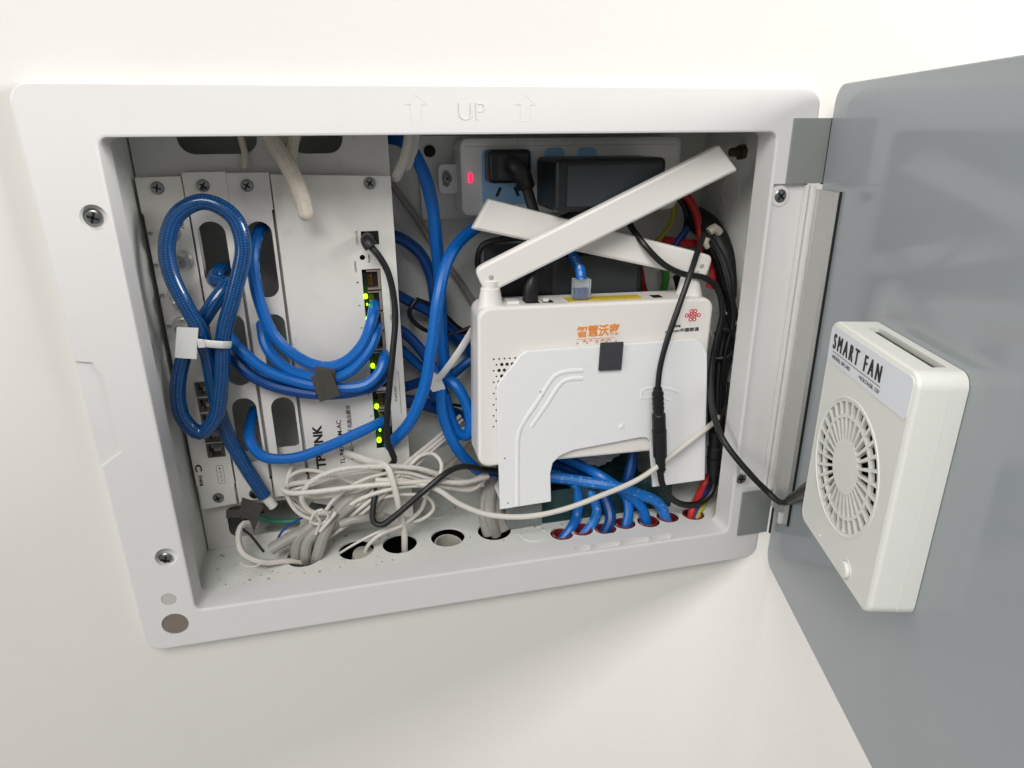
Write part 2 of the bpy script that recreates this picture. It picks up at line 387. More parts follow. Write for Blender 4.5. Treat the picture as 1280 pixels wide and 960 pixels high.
# embossed UP and arrows on the top rail
part('embossed_lettering', text_mesh('UP', 0.1798, 0.0113, -0.0001, 0.0142, 0.0085, 0, -0.012, 0.00018), 'frame_plastic', frame)
def arrow(cx, b, t):
    sh = 0.0027; hd = 0.0058; m_ = b + (t - b) * 0.62
    return [(cx - sh, b), (cx + sh, b), (cx + sh, m_), (cx + hd, m_), (cx, t), (cx - hd, m_), (cx - sh, m_)]
for cx in (0.1508, 0.2083):
    o_ = [Vector((x, 0.00026, z)) for x, z in arrow(cx, 0.0065, 0.0192)]
    part('embossed_arrow', B().tube(o_ + [o_[0]], 0.0004, 6, smooth=False), 'frame_plastic', frame)

# metal box
holes = []
for x in (0.0616, 0.0967, 0.127, 0.1615, 0.1958): holes.append((x, 0.0440, 0.0122))
for (u, v), dy_ in zip(((703, 670), (729, 666), (757, 661), (783, 656), (812, 651), (838, 647), (869, 641)), (0.0000, 0.0020, -0.0005, 0.0025, 0.0005, 0.0030, 0.0015)): holes.append((P(u, v, 0.027).x, 0.0285 + dy_, 0.0084))
fl = B().prism([(XL, 0.0195), (XR, 0.0195), (XR, YB), (XL, YB)], [circ(x, y, r, 28) for x, y, r in holes], 0, 0.0015)
fl.xf(Matrix(((1, 0, 0, 0), (0, 0, 1, 0), (0, -1, 0, ZF), (0, 0, 0, 1))))   # (x, y, z) -> (x, z, -y)
floor_p = part('floor_panel', fl, 'box_paint', cab)
part('back_panel', B().box(XL, XR, YB, YB + 0.0015, ZF - 0.0013, ZT), 'box_paint', cab)
part('side_panel', B().box(XL - 0.0015, XL, 0.0195, YB + 0.0015, ZF - 0.0013, ZT), 'box_paint', cab)
rs = part('side_panel', B().box(XR, XR + 0.0015, 0.0195, YB + 0.0015, ZF - 0.0013, ZT), 'box_paint', cab)
part('top_panel', B().box(XL - 0.0015, XR + 0.0015, 0.0195, YB + 0.0015, ZT, ZT + 0.0015), 'box_paint', cab)
# knockout rings on the right side panel
for y, z, r in ((0.0400, -0.0285, 0.010), (0.037, -0.055, 0.011), (0.042, -0.083, 0.011), (0.040, -0.125, 0.012), (0.040, -0.165, 0.012), (0.042, -0.205, 0.012), (0.078, -0.04, 0.011), (0.078, -0.09, 0.011), (0.078, -0.14, 0.011)):
    ring = [Vector((XR - 0.0001, y + r * math.cos(t * math.pi / 14), z + r * math.sin(t * math.pi / 14))) for t in range(27)]
    part('knockout', B().tube(ring, 0.0004, 5, smooth=False), 'box_paint', rs)
p = PX(930, 190, XR)
part('bolt', B().lathe((XR, p.y, p.z), (-1, 0, 0), [(0, 0.0052), (0.004, 0.0052), (0.004, 0.0034), (0.010, 0.0032), (0.011, 0.0022)], 6), 'brass', rs)
p = PZ(258, 682, ZF)
part('stud', B().lathe((0.0002, p.y, ZF), (0, 0, 1), [(0, 0.0036), (0.002, 0.0036), (0.002, 0.0020), (0.011, 0.0020), (0.0115, 0.0012)], 12), 'screw_steel', floor_p)
for x, y, r in ((0.2225, 0.033, 0.0095), (0.157, 0.080, 0.0095)):
    ring = [Vector((x + r * math.cos(t * math.pi / 14), y + r * math.sin(t * math.pi / 14), ZF + 0.0001)) for t in range(27)]
    part('knockout', B().tube(ring, 0.0004, 5, smooth=False), 'box_paint', floor_p)

# hinge covers (grey plates between frame and door)
for qs in (((992, 147), (1040, 148), (1025, 230), (984, 229)), ((928, 616), (964, 611), (959, 663), (922, 671))):
    pp = [P(u, v, -0.001) for u, v in qs]
    x0 = (pp[0].x + pp[3].x) / 2; x1 = (pp[1].x + pp[2].x) / 2 + 0.0005
    part('hinge_cover', B().box(x0, x1, -0.0014, 0.0012, (pp[2].z + pp[3].z) / 2, (pp[0].z + pp[1].z) / 2, 0.0004), 'hinge_grey', cab)
part('cover_strip', B().box(0.3858, 0.3892, -0.0035, 0.0016, -0.2395, -0.0302, 0.0008), 'frame_plastic', cab)
part('cover_strip', B().box(0.3835, 0.3853, -0.0018, 0.0016, -0.2395, -0.0302, 0.0005), 'frame_plastic', cab)

# door: local frame  X = outward along door, Y = away from the cabinet interior, Z up
AD = math.radians(16); DA = Vector((0.3945, 0.0, 0.0))
DM = Matrix.Translation(DA) @ Matrix.Rotation(-(math.pi / 2 + AD), 4, 'Z')
def dpart(name, b, m, parent, label=None):
    me = b.mesh(name) if isinstance(b, B) else b
    me.transform(DM); return part(name, me, m, parent, label=label)
door = dpart('door', B().prism(rrect(0.0015, 0.405, -0.3015, 0.0255, 0.011, 8), (), 0.0, 0.006, 0.0006), 'door_glass', cab, 'grey glossy door panel')
dpart('door_trim', B().prism(rrect(0.0035, 0.403, -0.2995, 0.0235, 0.009, 8), (), 0.0062, 0.011, 0.0006), 'door_edge', door)
pf = []
prof = [(0.004, -0.0005), (0.0055, -0.0045), (0.0075, -0.0046), (0.0085, -0.0036), (0.0285, -0.0026), (0.0292, -0.0036), (0.0308, -0.0036), (0.0315, -0.0004)]
lp = [[(x, y, z) for x, y in prof] for z in (-0.251, -0.0325)]
hb = B(); hb.loft(lp)
hb.bm.faces.new([v for v in hb.bm.verts][:len(prof)]); hb.bm.faces.new([v for v in hb.bm.verts][len(prof):])
dpart('hinge_profile', hb, 'aluminium', door)
dpart('rubber_seal', B().box(0.0317, 0.0324, -0.0014, -0.0001, -0.252, -0.032), 'black_gap', door)
for z_0, z_1 in ((-0.2775, -0.241), (-0.0300, 0.0075)): dpart('rubber_seal', B().box(-0.0004, 0.0013, -0.0006, 0.004, z_0, z_1), 'black_gap', door)
p = P(982, 641, -0.03)
dpart('cable_clip', B().box(0.0235, 0.0275, -0.0055, -0.0002, -0.2535, -0.2455, 0.001), 'clear_nylon', door)

# ================================================================== SMART FAN on the door
fan = thing('door_fan', 'ivory square ventilation fan stuck to the inside of the grey door', 'fan', DM @ Vector((0.1365, -0.0002, -0.2065)), (0, 0, -(math.pi / 2 + AD)))
FM = Matrix.Translation((-0.1365, 0.0002, 0.2065))      # door local -> fan local
def fpart(name, b, m, parent, label=None):
    me = b.mesh(name) if isinstance(b, B) else b
    me.transform(FM); return part(name, me, m, parent, local=True, label=label)
fx0, fx1, fz0, fz1 = 0.0935, 0.1795, -0.2065, -0.0895
T = 0.0205
def fr(i, r=0.0065): return rrect(fx0 + i, fx1 - i, fz0 + i, fz1 - i, r - i * 0.6, 8)
body = B().loft([L3(fr(0), -0.0003), L3(fr(0), -T + 0.0022), L3(fr(0), -T + 0.0018), L3(fr(0.0005), -T + 0.0006), L3(fr(0.0018), -T), L3(fr(0.0026), -T), L3(fr(0.0026), -0.0003)], closed=True).mesh()
slot = boxm(fx0 + 0.016, fx1 - 0.010, -0.0105, -0.0045, fz1 - 0.006, fz1 + 0.004)
fb = fpart('housing', cut(body, [slot]), 'fan_ivory', fan)
fpart('housing_back', B().box(fx0 + 0.003, fx1 - 0.003, -0.0018, -0.0005, fz0 + 0.003, fz1 - 0.003), 'fan_ivory', fan)
fpart('grille_shade_disc', B().lathe((0.1340, -0.0019, -0.1535), (0, -1, 0), [(0, 0.0345), (0.0008, 0.0345)], 36), 'fan_dark', fan)  # dark disc and ring put behind the grille as shade in its gaps
fpart('grille_shade_ring', B().loft([[(0.1340 + r_ * math.cos(t * math.pi / 20), y_, -0.1535 + r_ * math.sin(t * math.pi / 20)) for t in range(40)] for r_, y_ in ((0.0345, -0.0028), (0.0345, -0.0180), (0.0355, -0.0180), (0.0355, -0.0028))], closed=True), 'fan_dark', fan)
gx, gz = 0.1340, -0.1535
gh = []
def sector(r0, r1, a0, a1):
    pts = []
    for i in range(5): a = a0 + (a1 - a0) * i / 4; pts.append((gx + r1 * math.cos(a), gz + r1 * math.sin(a)))
    for i in range(5): a = a1 + (a0 - a1) * i / 4; pts.append((gx + r0 * math.cos(a), gz + r0 * math.sin(a)))
    return pts
NS = 30
for k in range(NS):
    a = 2 * math.pi * k / NS; s_ = 2 * math.pi / NS
    gh.append(sector(0.0260, 0.0322, a + s_ * 0.13, a + s_ * 0.87))
    gh.append(sector(0.0136, 0.0244, a + s_ * 0.18, a + s_ * 0.82))
grille = fpart('grille_face', B().prism(fr(0.0026, 0.0062), gh, -T + 0.0001, -T + 0.0022, 0), 'fan_ivory', fan)
fpart('grille_rim', B().tube([Vector((gx + 0.0340 * math.cos(t * math.pi / 40), -T + 0.0002, gz + 0.0340 * math.sin(t * math.pi / 40))) for t in range(81)], 0.00055, 6, smooth=False, cap=False), 'fan_ivory', fan)
rot = B().lathe((gx, -0.0025, gz), (0, -1, 0), [(0, 0.0132), (0.011, 0.0132), (0.012, 0.0124)], 28)
rotor = fpart('rotor', rot, 'fan_dark', fan)
for k in range(9):
    m = Matrix.Translation((gx, -0.009, gz)) @ Matrix.Rotation(2 * math.pi * k / 9, 4, 'Y') @ Matrix.Translation((0.0225, 0, 0)) @ Matrix.Rotation(math.radians(38), 4, 'X')
    fpart('fan_blade', B().box(-0.0096, 0.0096, -0.0005, 0.0005, -0.0065, 0.0065).xf(m), 'fan_dark', rotor)
# sticker with print (the code square on it is left out)
st = fpart('sticker', B().prism(rrect(fx0 + 0.0022, fx1 - 0.0022, fz1 - 0.0205, fz1 - 0.0022, 0.003, 6), (), -T - 0.00025, -T + 0.0001), 'sticker', fan)
ys = -T - 0.0003
for k in range(3): fpart('printed_lettering', text_mesh('S M A R T   F A N', 0.1260 + (k - 1) * 0.00035, -0.0992, ys - k * 0.00002, 0.0510, 0.0078, 0, 0.0), 'print_black', st)
fpart('printed_line', B().box(0.1010, 0.1530, ys - 0.0001, ys, -0.1047, -0.1044), 'print_grey', st)
fpart('printed_lettering', text_mesh('•MODEL: SFC-F02', 0.1118, -0.1070, ys, 0.0215, 0.0018, 0, 0.0), 'print_grey', st)
fpart('printed_lettering', text_mesh('•VOLTAGE: 12V', 0.1428, -0.1070, ys, 0.0205, 0.0018, 0, 0.0), 'print_grey', st)
fpart('button', B().lathe((0.1545, -T, -0.1985), (0, -1, 0), [(0, 0.0042), (0.0014, 0.0042), (0.0019, 0.0036)], 24), 'fan_ivory', fan)
fpart('button_ring', B().tube([Vector((0.1545 + 0.0049 * math.cos(t * math.pi / 12), -T, -0.1985 + 0.0049 * math.sin(t * math.pi / 12))) for t in range(25)], 0.0003, 5, smooth=False, cap=False), 'fan_ivory', fan)
fpart('indicator', B().lathe((0.1225, -T, -0.2005), (0, -1, 0), [(0, 0.0009), (0.0004, 0.0007)], 12), 'strip_white', fan)
fpart('housing_seam', B().box(fx1 - 0.0001, fx1 + 0.00012, -0.0078, -0.0074, fz0 + 0.004, fz1 - 0.006), 'fan_ivory', fan)

# ================================================================== MODULE TRAY
YM = 0.061; YT = 0.068
tray = thing('module_tray', 'off-white sheet-metal tray carrying the narrow modules inside the cabinet', 'tray', (0.067, 0.09, ZF))
th = [rrect(0.0205, 0.0640, -0.0098, 0.02, 0.009, 8), rrect(0.0815, 0.1125, -0.0102, 0.02, 0.009, 8)]
th = [[(x, min(z, 0.0035)) for x, z in l] for l in th]
th.append(rrect(0.0110, 0.0590, -0.2655, -0.2405, 0.006, 6))
for x in (0.033, 0.0575): th.append(rrect(x - 0.0085, x + 0.0085, -0.20, -0.04, 0.004, 5))
th.append(rrect(0.066, 0.112, -0.2560, -0.2435, 0.006, 6))
part('tray_face', B().prism([(-0.0045, ZF + 0.0003), (0.1392, ZF + 0.0003), (0.1392, 0.0052), (-0.0045, 0.0052)], th, YT, YT + 0.0012), 'tray_paint', tray)
part('tray_side', B().box(-0.0045, -0.0033, YT + 0.0013, YB - 0.0003, ZF + 0.0003, 0.0052), 'tray_paint', tray)
part('tray_side', B().box(0.1380, 0.1392, YT + 0.0013, YB - 0.0003, ZF + 0.0003, 0.0052), 'tray_paint', tray)

def obround(cx, z0, z1, hw): return rrect(cx - hw, cx + hw, z0, z1, hw * 0.98, 7)
# --- module with coax sockets and phone jacks
G = 'narrow white modules screwed to the tray'
m1 = thing('phone_and_tv_module', 'narrow white module with round coax sockets and a row of phone jacks', 'module', (0.0095, YM, -0.2365), group=G)
jz = [P(247, 487, YM).z, P(250, 509, YM).z, P(254, 531, YM).z, P(257, 551, YM).z, P(262, 566, YM).z]
jz = [jz[0] - i * 0.0108 for i in range(5)]
jh = [rrect(0.0078, 0.0188, z - 0.0049, z + 0.0049, 0.0003, 1) for z in jz]
part('face_plate', B().prism([(-0.0034, -0.0215), (0.0206, -0.0212), (0.0206, -0.0405), (0.0213, -0.0415), (0.0213, -0.221), (0.0206, -0.222), (0.0206, -0.2350), (-0.0018, -0.2368), (-0.0018, -0.2200), (-0.0024, -0.219), (-0.0024, -0.042), (-0.0034, -0.041)], jh, YM, YM + 0.0012, 0.0002), 'module_paint', m1)
screw(m1, 197, 235, YM, rot=15); screw(m1, 273, 622, YM, rot=70)
for u, v in ((211, 291), (228, 326), (222, 369), (228, 408)):
    p = P(u, v, YM - 0.003)
    s_ = part('coax_socket', B().lathe((p.x, YM, p.z), (0, -1, 0), [(0, 0.0062), (0.0022, 0.0062), (0.0022, 0.0047)] + [(0.0026 + 0.0007 * i, 0.0047 - 0.0003 * (i % 2)) for i in range(10)] + [(0.0098, 0.0040), (0.0098, 0.0032), (0.0075, 0.0030)], 24), 'nickel', m1)
    part('contact_pin', B().lathe((p.x, YM - 0.0074, p.z), (0, -1, 0), [(0, 0.0008), (0.0021, 0.0006)], 8), 'gold', s_)
for z in jz:
    j = B()
    j.box(0.0079, 0.0187, YM + 0.0102, YM + 0.0110, z - 0.0048, z + 0.0048)
    j.box(0.0079, 0.0092, YM - 0.0006, YM + 0.0101, z - 0.0048, z + 0.0048); j.box(0.0176, 0.0187, YM - 0.0006, YM + 0.0101, z - 0.0048, z + 0.0048)
    j.box(0.0092, 0.0176, YM - 0.0006, YM + 0.0101, z - 0.0048, z - 0.0039); j.box(0.0092, 0.0176, YM - 0.0006, YM + 0.0101, z + 0.0041, z + 0.0048)
    j.box(0.0092, 0.0106, YM + 0.0003, YM + 0.0101, z - 0.0039, z - 0.0012); j.box(0.0162, 0.0176, YM + 0.0003, YM + 0.0101, z - 0.0039, z - 0.0012)
    jj = part('phone_jack', j, 'jack_ivory', m1)
    part('jack_cavity', B().box(0.0094, 0.0174, YM + 0.0086, YM + 0.0100, z - 0.0037, z + 0.0039), 'port_black', jj)
    for k in range(4):
        part('contact', B().tube([Vector((0.0120 + k * 0.0010, YM + 0.0085, z + 0.0037)), Vector((0.0120 + k * 0.0010, YM + 0.002, z + 0.001))], 0.00022, 5, smooth=False), 'gold', jj)
def shade_strip(m, x, z0, z1):
    part('gap_shade_strip', B().box(x, x + 0.0008, YM + 0.0013, YT - 0.0003, z0, z1), 'module_paint', m)  # strip added behind the plate edge to make the module gap dark
def notch_shade(m, x, z):
    part('notch_shade', B().box(x - 0.0005, x + 0.0009, YM - 0.00005, YM + 0.0010, z - 0.0009, z + 0.0009, 0.0003), 'print_black', m)  # black block set in as the shade inside a small plate notch
shade_strip(m1, 0.0201, -0.230, -0.025); notch_shade(m1, 0.0213, -0.0415); notch_shade(m1, 0.0213, -0.2205)
YP = YM - 0.0001
p = P(250, 585, YP); part('printed_logo', text_mesh('C', p.x - 0.001, p.z, YP, 0.0052, 0.0042, -90, 0.03), 'print_black', m1)
p = P(252, 601, YP); part('printed_logo', text_mesh('nwa', p.x - 0.0005, p.z, YP, 0.0078, 0.0022, -90, 0.01), 'print_black', m1)
p = P(276, 593, YP)
o_ = rrect(p.x - 0.0022, p.x + 0.0022, p.z - 0.0068, p.z + 0.0068, 0.0008, 3); i_ = rrect(p.x - 0.0020, p.x + 0.0020, p.z - 0.0066, p.z + 0.0066, 0.0007, 3)
part('printed_box', B().prism(o_, [i_], YP - 0.0001, YP), 'print_grey', m1)
for k, c in enumerate('4321'): part('printed_digit', text_mesh(c, p.x, p.z - 0.0045 + k * 0.0030, YP, 0.0009, 0.0014, 0), 'print_grey', m1)
for (u, v), c in zip(((195, 332), (203, 370), (211, 408), (188, 292)), ('E3', 'E2', 'E1', 'E4')):
    p = P(u, v, YP); part('printed_label', text_mesh(c, p.x, p.z, YP, 0.0018, 0.0024, -90), 'print_black', m1)
p = P(226, 281, YP); part('printed_label', text_mesh('TV', p.x, p.z, YP, 0.0045, 0.0030, -90, 0.02), 'print_black', m1)
# --- two blanking modules with long slots
def slot_module(label, x0, x1, ztop, zbot, slots, scr):
    m = thing('slotted_module', label, 'module', ((x0 + x1) / 2, YM, zbot), group=G)
    hs = []
    for u, v0, v1, hw in slots:
        a = P(u, v0, YM); b = P(u + (v1 - v0) * 0.16, v1, YM); hs.append(obround((a.x + b.x) / 2, b.z, a.z, hw))
    part('face_plate', B().prism([(x0 - 0.0006, ztop), (x1 + 0.0003, ztop), (x1 + 0.0003, ztop - 0.021), (x1 - 0.0006, ztop - 0.022), (x1 - 0.0006, zbot + 0.016), (x1, zbot + 0.015), (x1, zbot), (x0, zbot), (x0, zbot + 0.015), (x0 + 0.0004, zbot + 0.016), (x0 + 0.0004, ztop - 0.022), (x0 - 0.0006, ztop - 0.021)], hs, YM, YM + 0.0012, 0.0002), 'module_paint', m)
    for k, (u, v) in enumerate(scr): screw(m, u, v, YM, rot=35 + 50 * k)
    shade_strip(m, x0 + 0.0006, zbot + 0.004, ztop - 0.004); shade_strip(m, x1 - 0.0016, zbot + 0.004, ztop - 0.004)
    notch_shade(m, x1 - 0.0003, ztop - 0.0222); notch_shade(m, x1 - 0.0003, zbot + 0.0155)
    return m
slot_module('slotted white blanking module beside the coax and phone module', 0.0220, 0.0446, -0.0192, -0.2340, ((262, 277, 358, 0.0078), (287, 392, 482, 0.0076), (303, 498, 578, 0.0076)), ((254, 232), (318, 617)))
slot_module('slotted white blanking module beside the module with network ports', 0.0456, 0.0684, -0.0200, -0.2335, ((321, 277, 372, 0.0072), (339, 393, 482, 0.0074), (351, 497, 580, 0.0074)), ((309, 232), (366, 610)))

# --- router module with network ports
m4 = thing('network_router_module', 'wide white router module with a column of network ports and green lights', 'module', (0.104, YM, -0.2600), group=G)
cx0, cx1 = P(452, 345, YM).x + 0.0003, P(475, 345, YM).x + 0.0004
za0, za1 = P(453, 337, YM).z, P(476, 484, YM).z
zb0, zb1 = P(470, 489, YM).z, P(480, 560, YM).z
dcx0, dcx1, dcz0, dcz1 = P(451, 290, YM).x, P(473, 290, YM).x, P(462, 306, YM).z, P(462, 289, YM).z
hs = [[(cx0, za1), (cx1, za1), (cx1, za0), (cx0, za0)], [(cx0, zb1), (cx1, zb1), (cx1, zb0), (cx0, zb0)], [(dcx0, dcz0), (dcx1, dcz0), (dcx1, dcz1), (dcx0, dcz1)], circ(P(453, 322, YM).x, P(453, 322, YM).z, 0.0017, 16), [(0.094, -0.255), (0.102, -0.255), (0.102, -0.249), (0.094, -0.249)], [(0.0845, -0.1535), (0.0895, -0.1535), (0.0895, -0.1515), (0.0845, -0.1515)]]
part('face_plate', B().prism([(0.0694, -0.0212), (0.1390, -0.0235), (0.1390, -0.2640), (0.0700, -0.2415)], hs[:4], YM, YM + 0.0012, 0.0002), 'module_paint', m4)
part('circuit_board', B().box(0.073, 0.137, YM + 0.0050, YM + 0.0060, -0.236, -0.028), 'pcb_green', m4)
screw(m4, 462, 229, YM, rot=40); shade_strip(m4, 0.0702, -0.235, -0.026)
# port cages: pitch 13.5 mm
pitch = 0.01355
def cage(z_top, n):
    for k in range(n):
        z1 = z_top - 0.0006 - k * pitch; z0 = z1 - 0.0125
        xa = cx0 + 0.0028; xb = cx1 - 0.0003
        c = B()
        c.box(xa, xb, YM - 0.0004, YM + 0.0046, z0, z0 + 0.0012); c.box(xa, xb, YM - 0.0004, YM + 0.0046, z1 - 0.0009, z1)
        c.box(xb - 0.0016, xb, YM - 0.0004, YM + 0.0046, z0 + 0.0012, z1 - 0.0009)
        c.box(xa + 0.001, xb - 0.0045, YM - 0.0008, YM - 0.0004, z0 + 0.0001, z0 + 0.0010)
        pt = part('network_port', c, 'port_metal', m4)
        part('port_cavity', B().box(xa, xb - 0.0016, YM + 0.0040, YM + 0.0046, z0 + 0.0013, z1 - 0.0010), 'port_black', pt)
        for q in range(8):
            part('contact', B().tube([Vector((xa + 0.0005, YM + 0.0036, z0 + 0.0028 + q * 0.00098)), Vector((xa + 0.0035, YM + 0.0022, z0 + 0.0028 + q * 0.00098))], 0.0002, 4, smooth=False), 'gold', pt)
cage(za0, 5); cage(zb0, 2)
for u, v, r in ((457, 371, 0.0017), (460, 399, 0.0016), (466, 458, 0.0016), (471, 509, 0.0017), (474, 551, 0.0018), (475, 538, 0.0009), (459, 381, 0.0006)):
    p = P(u, v, YM + 0.0005)
    part('status_light', B().lathe((p.x, YM + 0.0035, p.z), (0, -1, 0), [(0, r * 0.85), (0.003, r * 0.85), (0.0037, r * 0.7), (0.0042, r * 0.3)], 14), 'led_green', m4)
for u, v in ((455, 343), (458, 385), (462, 420), (464, 440), (470, 500), (473, 525)):
    p = P(u, v, YM + 0.003); part('chip', B().box(p.x - 0.0008, p.x + 0.0008, YM + 0.0025, YM + 0.0049, p.z - 0.0012, p.z + 0.0012), 'port_black', m4)
part('power_socket', B().box(dcx0 + 0.0002, dcx1 - 0.0002, YM + 0.0015, YM + 0.0048, dcz0 + 0.0002, dcz1 - 0.0002), 'port_black', m4)
# print on the router module
p0, p1 = P(394, 588, YP), P(388, 527, YP)
part('printed_lettering', text_mesh('TP-LINK', P(399, 559, YP).x, P(399, 559, YP).z, YP, 0.0325, 0.0062, 90, 0.035), 'print_black', m4)
p0, p1 = P(430, 585, YP), P(421, 520, YP)
part('printed_lettering', text_mesh('TL-R479GPM-AC', P(426, 553, YP).x, P(426, 553, YP).z, YP, 0.0330, 0.0031, 90, 0.004), 'print_black', m4)
part('printed_lettering', text_mesh('PoE·AC一体化千兆路由模块', P(438, 541, YP).x, P(438, 541, YP).z, YP, 0.0405, 0.0032, 90, 0.0), 'print_black', m4)
p = P(446, 297, YP); part('printed_lettering', text_mesh('12V⎓1A', p.x, p.z, YP, 0.0085, 0.0016, 90), 'print_grey', m4)
p = P(461, 323, YP); part('printed_lettering', text_mesh('Reset', p.x, p.z, YP, 0.0048, 0.0014, 90), 'print_grey', m4)
p = P(444, 333, YP); part('printed_lettering', text_mesh('Link/Act', p.x, p.z, YP, 0.0070, 0.0013, 90), 'print_grey', m4)
for (u, v0, v1) in ((486, 350, 392), (498, 465, 517)):
    a = P(u, v0, YP); b = P(u + (v1 - v0) * 0.08, v1, YP)
    part('printed_line', B().box(a.x - 0.00012, a.x + 0.00012, YP - 0.0001, YP, b.z, a.z), 'print_grey', m4)
    part('printed_line', B().box(a.x - 0.0014, a.x - 0.00013, YP - 0.0001, YP, a.z - 0.0002, a.z), 'print_grey', m4)
p = P(489, 398, YP); part('printed_lettering', text_mesh('LAN', p.x, p.z, YP, 0.0050, 0.0014, 90), 'print_grey', m4)
p = P(497, 492, YP); part('printed_lettering', text_mesh('PoE/LAN', p.x - 0.0013, p.z, YP, 0.0105, 0.0013, 90), 'print_grey', m4)
for k, (u, v) in enumerate(((447, 353), (449, 382), (452, 410), (461, 494), (464, 520))):
    p = P(u, v, YP); part('printed_digit', text_mesh(str(k + 1), p.x, p.z, YP, 0.0009, 0.0014, 90), 'print_grey', m4)

# ================================================================== POWER STRIP
ps = thing('power_strip', 'white power strip with pale blue socket faces and a red light', 'power strip', (0.265, YB, -0.054))
YS = 0.088
sb = part('housing', B().prism(rrect(0.1862, 0.3445, -0.0525, -0.0022, 0.006, 6), (), YS, YB - 0.004, 0.0030), 'strip_white', ps)
part('mounting_bracket', B().prism(rrect(0.1625, 0.350, -0.0570, -0.0010, 0.002, 4), (), YB - 0.0035, YB - 0.0005, 0.0004), 'strip_white', ps)
p = P(558, 222, 0.108)
tb = part('fixing_tab', B().prism(rrect(p.x - 0.0060, 0.1880, p.z - 0.0105, p.z + 0.0090, 0.0035, 5), [obround(p.x - 0.0008, p.z - 0.0055, p.z + 0.0050, 0.0022)], 0.104, 0.110, 0.0006), 'strip_white', ps)
screw(tb, 559, 223, 0.1035, r=0.0032, rot=30)
p = P(537, 189, 0.116); screw(ps, 537, 189, 0.1175, r=0.0040, rot=10, m='screw_recess')
def face(x0, x1, z0, z1, pins=True):
    f = part('socket_face', B().prism(rrect(x0, x1, z0, z1, 0.0035, 5), (), YS - 0.0006, YS + 0.0012, 0.0003), 'strip_blue', ps)
    cx = (x0 + x1) / 2
    if not pins: return f
    for dx, a in ((-0.0062, 25), (0.0062, -25)):
        part('pin_slot', B().box(-0.0009, 0.0009, -0.0004, 0.0003, -0.0032, 0.0032).xf(Matrix.Translation((cx + dx, YS - 0.0006, z0 + 0.0085)) @ Matrix.Rotation(math.radians(a), 4, 'Y')), 'socket_dark', f)
    for dx in (-0.0045, 0.0045):
        part('pin_slot', B().box(cx + dx - 0.0009, cx + dx + 0.0009, YS - 0.0010, YS - 0.0003, z1 - 0.0085, z1 - 0.004), 'socket_dark', f)
    return f
face(0.2005, 0.2352, -0.0452, -0.0096); face(0.2440, 0.2578, -0.0452, -0.0088, False); face(0.2670, 0.2808, -0.0452, -0.0090, False)
p = P(588, 222, YS); part('power_light', B().prism(rrect(p.x - 0.0013, p.x + 0.0013, p.z - 0.0032, p.z + 0.0030, 0.0009, 4), (), YS - 0.0006, YS + 0.0006), 'led_red', ps)
part('housing_seam', B().box(0.1905, 0.340, YS - 0.0001, YS + 0.0004, -0.0078, -0.0075), 'print_pale', ps)
for x in (0.2250, 0.2375, 0.2645): part('housing_seam', B().box(x, x + 0.0003, YS - 0.0001, YS + 0.0004, -0.0074, -0.0040), 'print_pale', ps)

# plug in the first socket
pl = thing('mains_plug', 'black mains plug with ribbed cord pushed into first blue socket', 'plug', (0.219, YS, -0.031))
a, b = P(609, 187, 0.075), P(662, 228, 0.075)
part('plug_body', B().box(a.x, b.x, 0.0700, YS - 0.0008, b.z, a.z, 0.0030, 3), 'black_plastic', pl)
part('plug_recess', B().box(a.x + 0.006, b.x - 0.010, 0.0695, 0.0705, b.z + 0.003, a.z - 0.004, 0.0004), 'adapter_black', pl)
bo = part('strain_relief', B().tube([P(640, 205, 0.066), P(647, 212, 0.062), P(654, 223, 0.063), P(657, 232, 0.066)], 0.0062, 12, flat=0.8), 'black_rubber', pl)
for k, (u, v) in enumerate(((649, 214), (652, 219), (655, 225), (656, 230))):
    c = P(u, v, 0.0625 + k * 0.0009); part('strain_rib', B().tube([c + Vector((-0.0005, 0, 0.0006)), c + Vector((0.0005, 0, -0.0006))], 0.0069 - k * 0.0003, 12, flat=0.82, smooth=False), 'black_rubber', bo)
# adapter on the strip
ad = thing('plug_in_adapter', 'bulky black plug-in adapter on the white power strip', 'adapter', (0.274, YS, -0.045))
ab = part('housing', B().box(0.2378, 0.3110, 0.0405, YS - 0.0008, -0.0465, -0.0145, 0.0032, 3), 'black_plastic', ad)
part('raised_panel', B().box(0.2450, 0.3082, 0.0396, 0.0407, -0.0430, -0.0182, 0.0004), 'adapter_black', ad)

# ================================================================== HOME GATEWAY (white box with two antennas)
rr = thing('home_gateway_router', 'white home gateway router with two folded flat antennas', 'router', (0.1859, 0.034, -0.1023), (0, math.radians(1.2), 0))
RM = WM[rr]; RI = RM.inverted()
def RL(u, v, y): return RI @ P(u, v, y)
W_, H_, D_ = 0.1642, 0.1125, 0.0275
def rl(i, r=0.008): return rrect(i, W_ - i, -H_ + i, -i, r - i * 0.5, 8)
hbm = B()
hbm.loft([L3(rl(0.0006), D_), L3(rl(0), D_ - 0.001), L3(rl(0), 0.0025), L3(rl(0), 0.002), L3(rl(0.0005), 0.0007), L3(rl(0.0018), 0), L3(rl(0.0021), 0)])
bm = hbm.bm; bm.verts.ensure_lookup_table(); n_ = len(rl(0))
bm.faces.new(bm.verts[:n_]); bm.faces.new(bm.verts[-n_:])
hm = hbm.mesh()
housing = part('housing', hm, 'router_white', rr, local=True)
part('seam', B().loft([L3(rl(-0.00012), 0.0128), L3(rl(-0.00012), 0.0132), L3(rl(0.0004), 0.0132), L3(rl(0.0004), 0.0128)], closed=True), 'print_pale', housing, local=True)
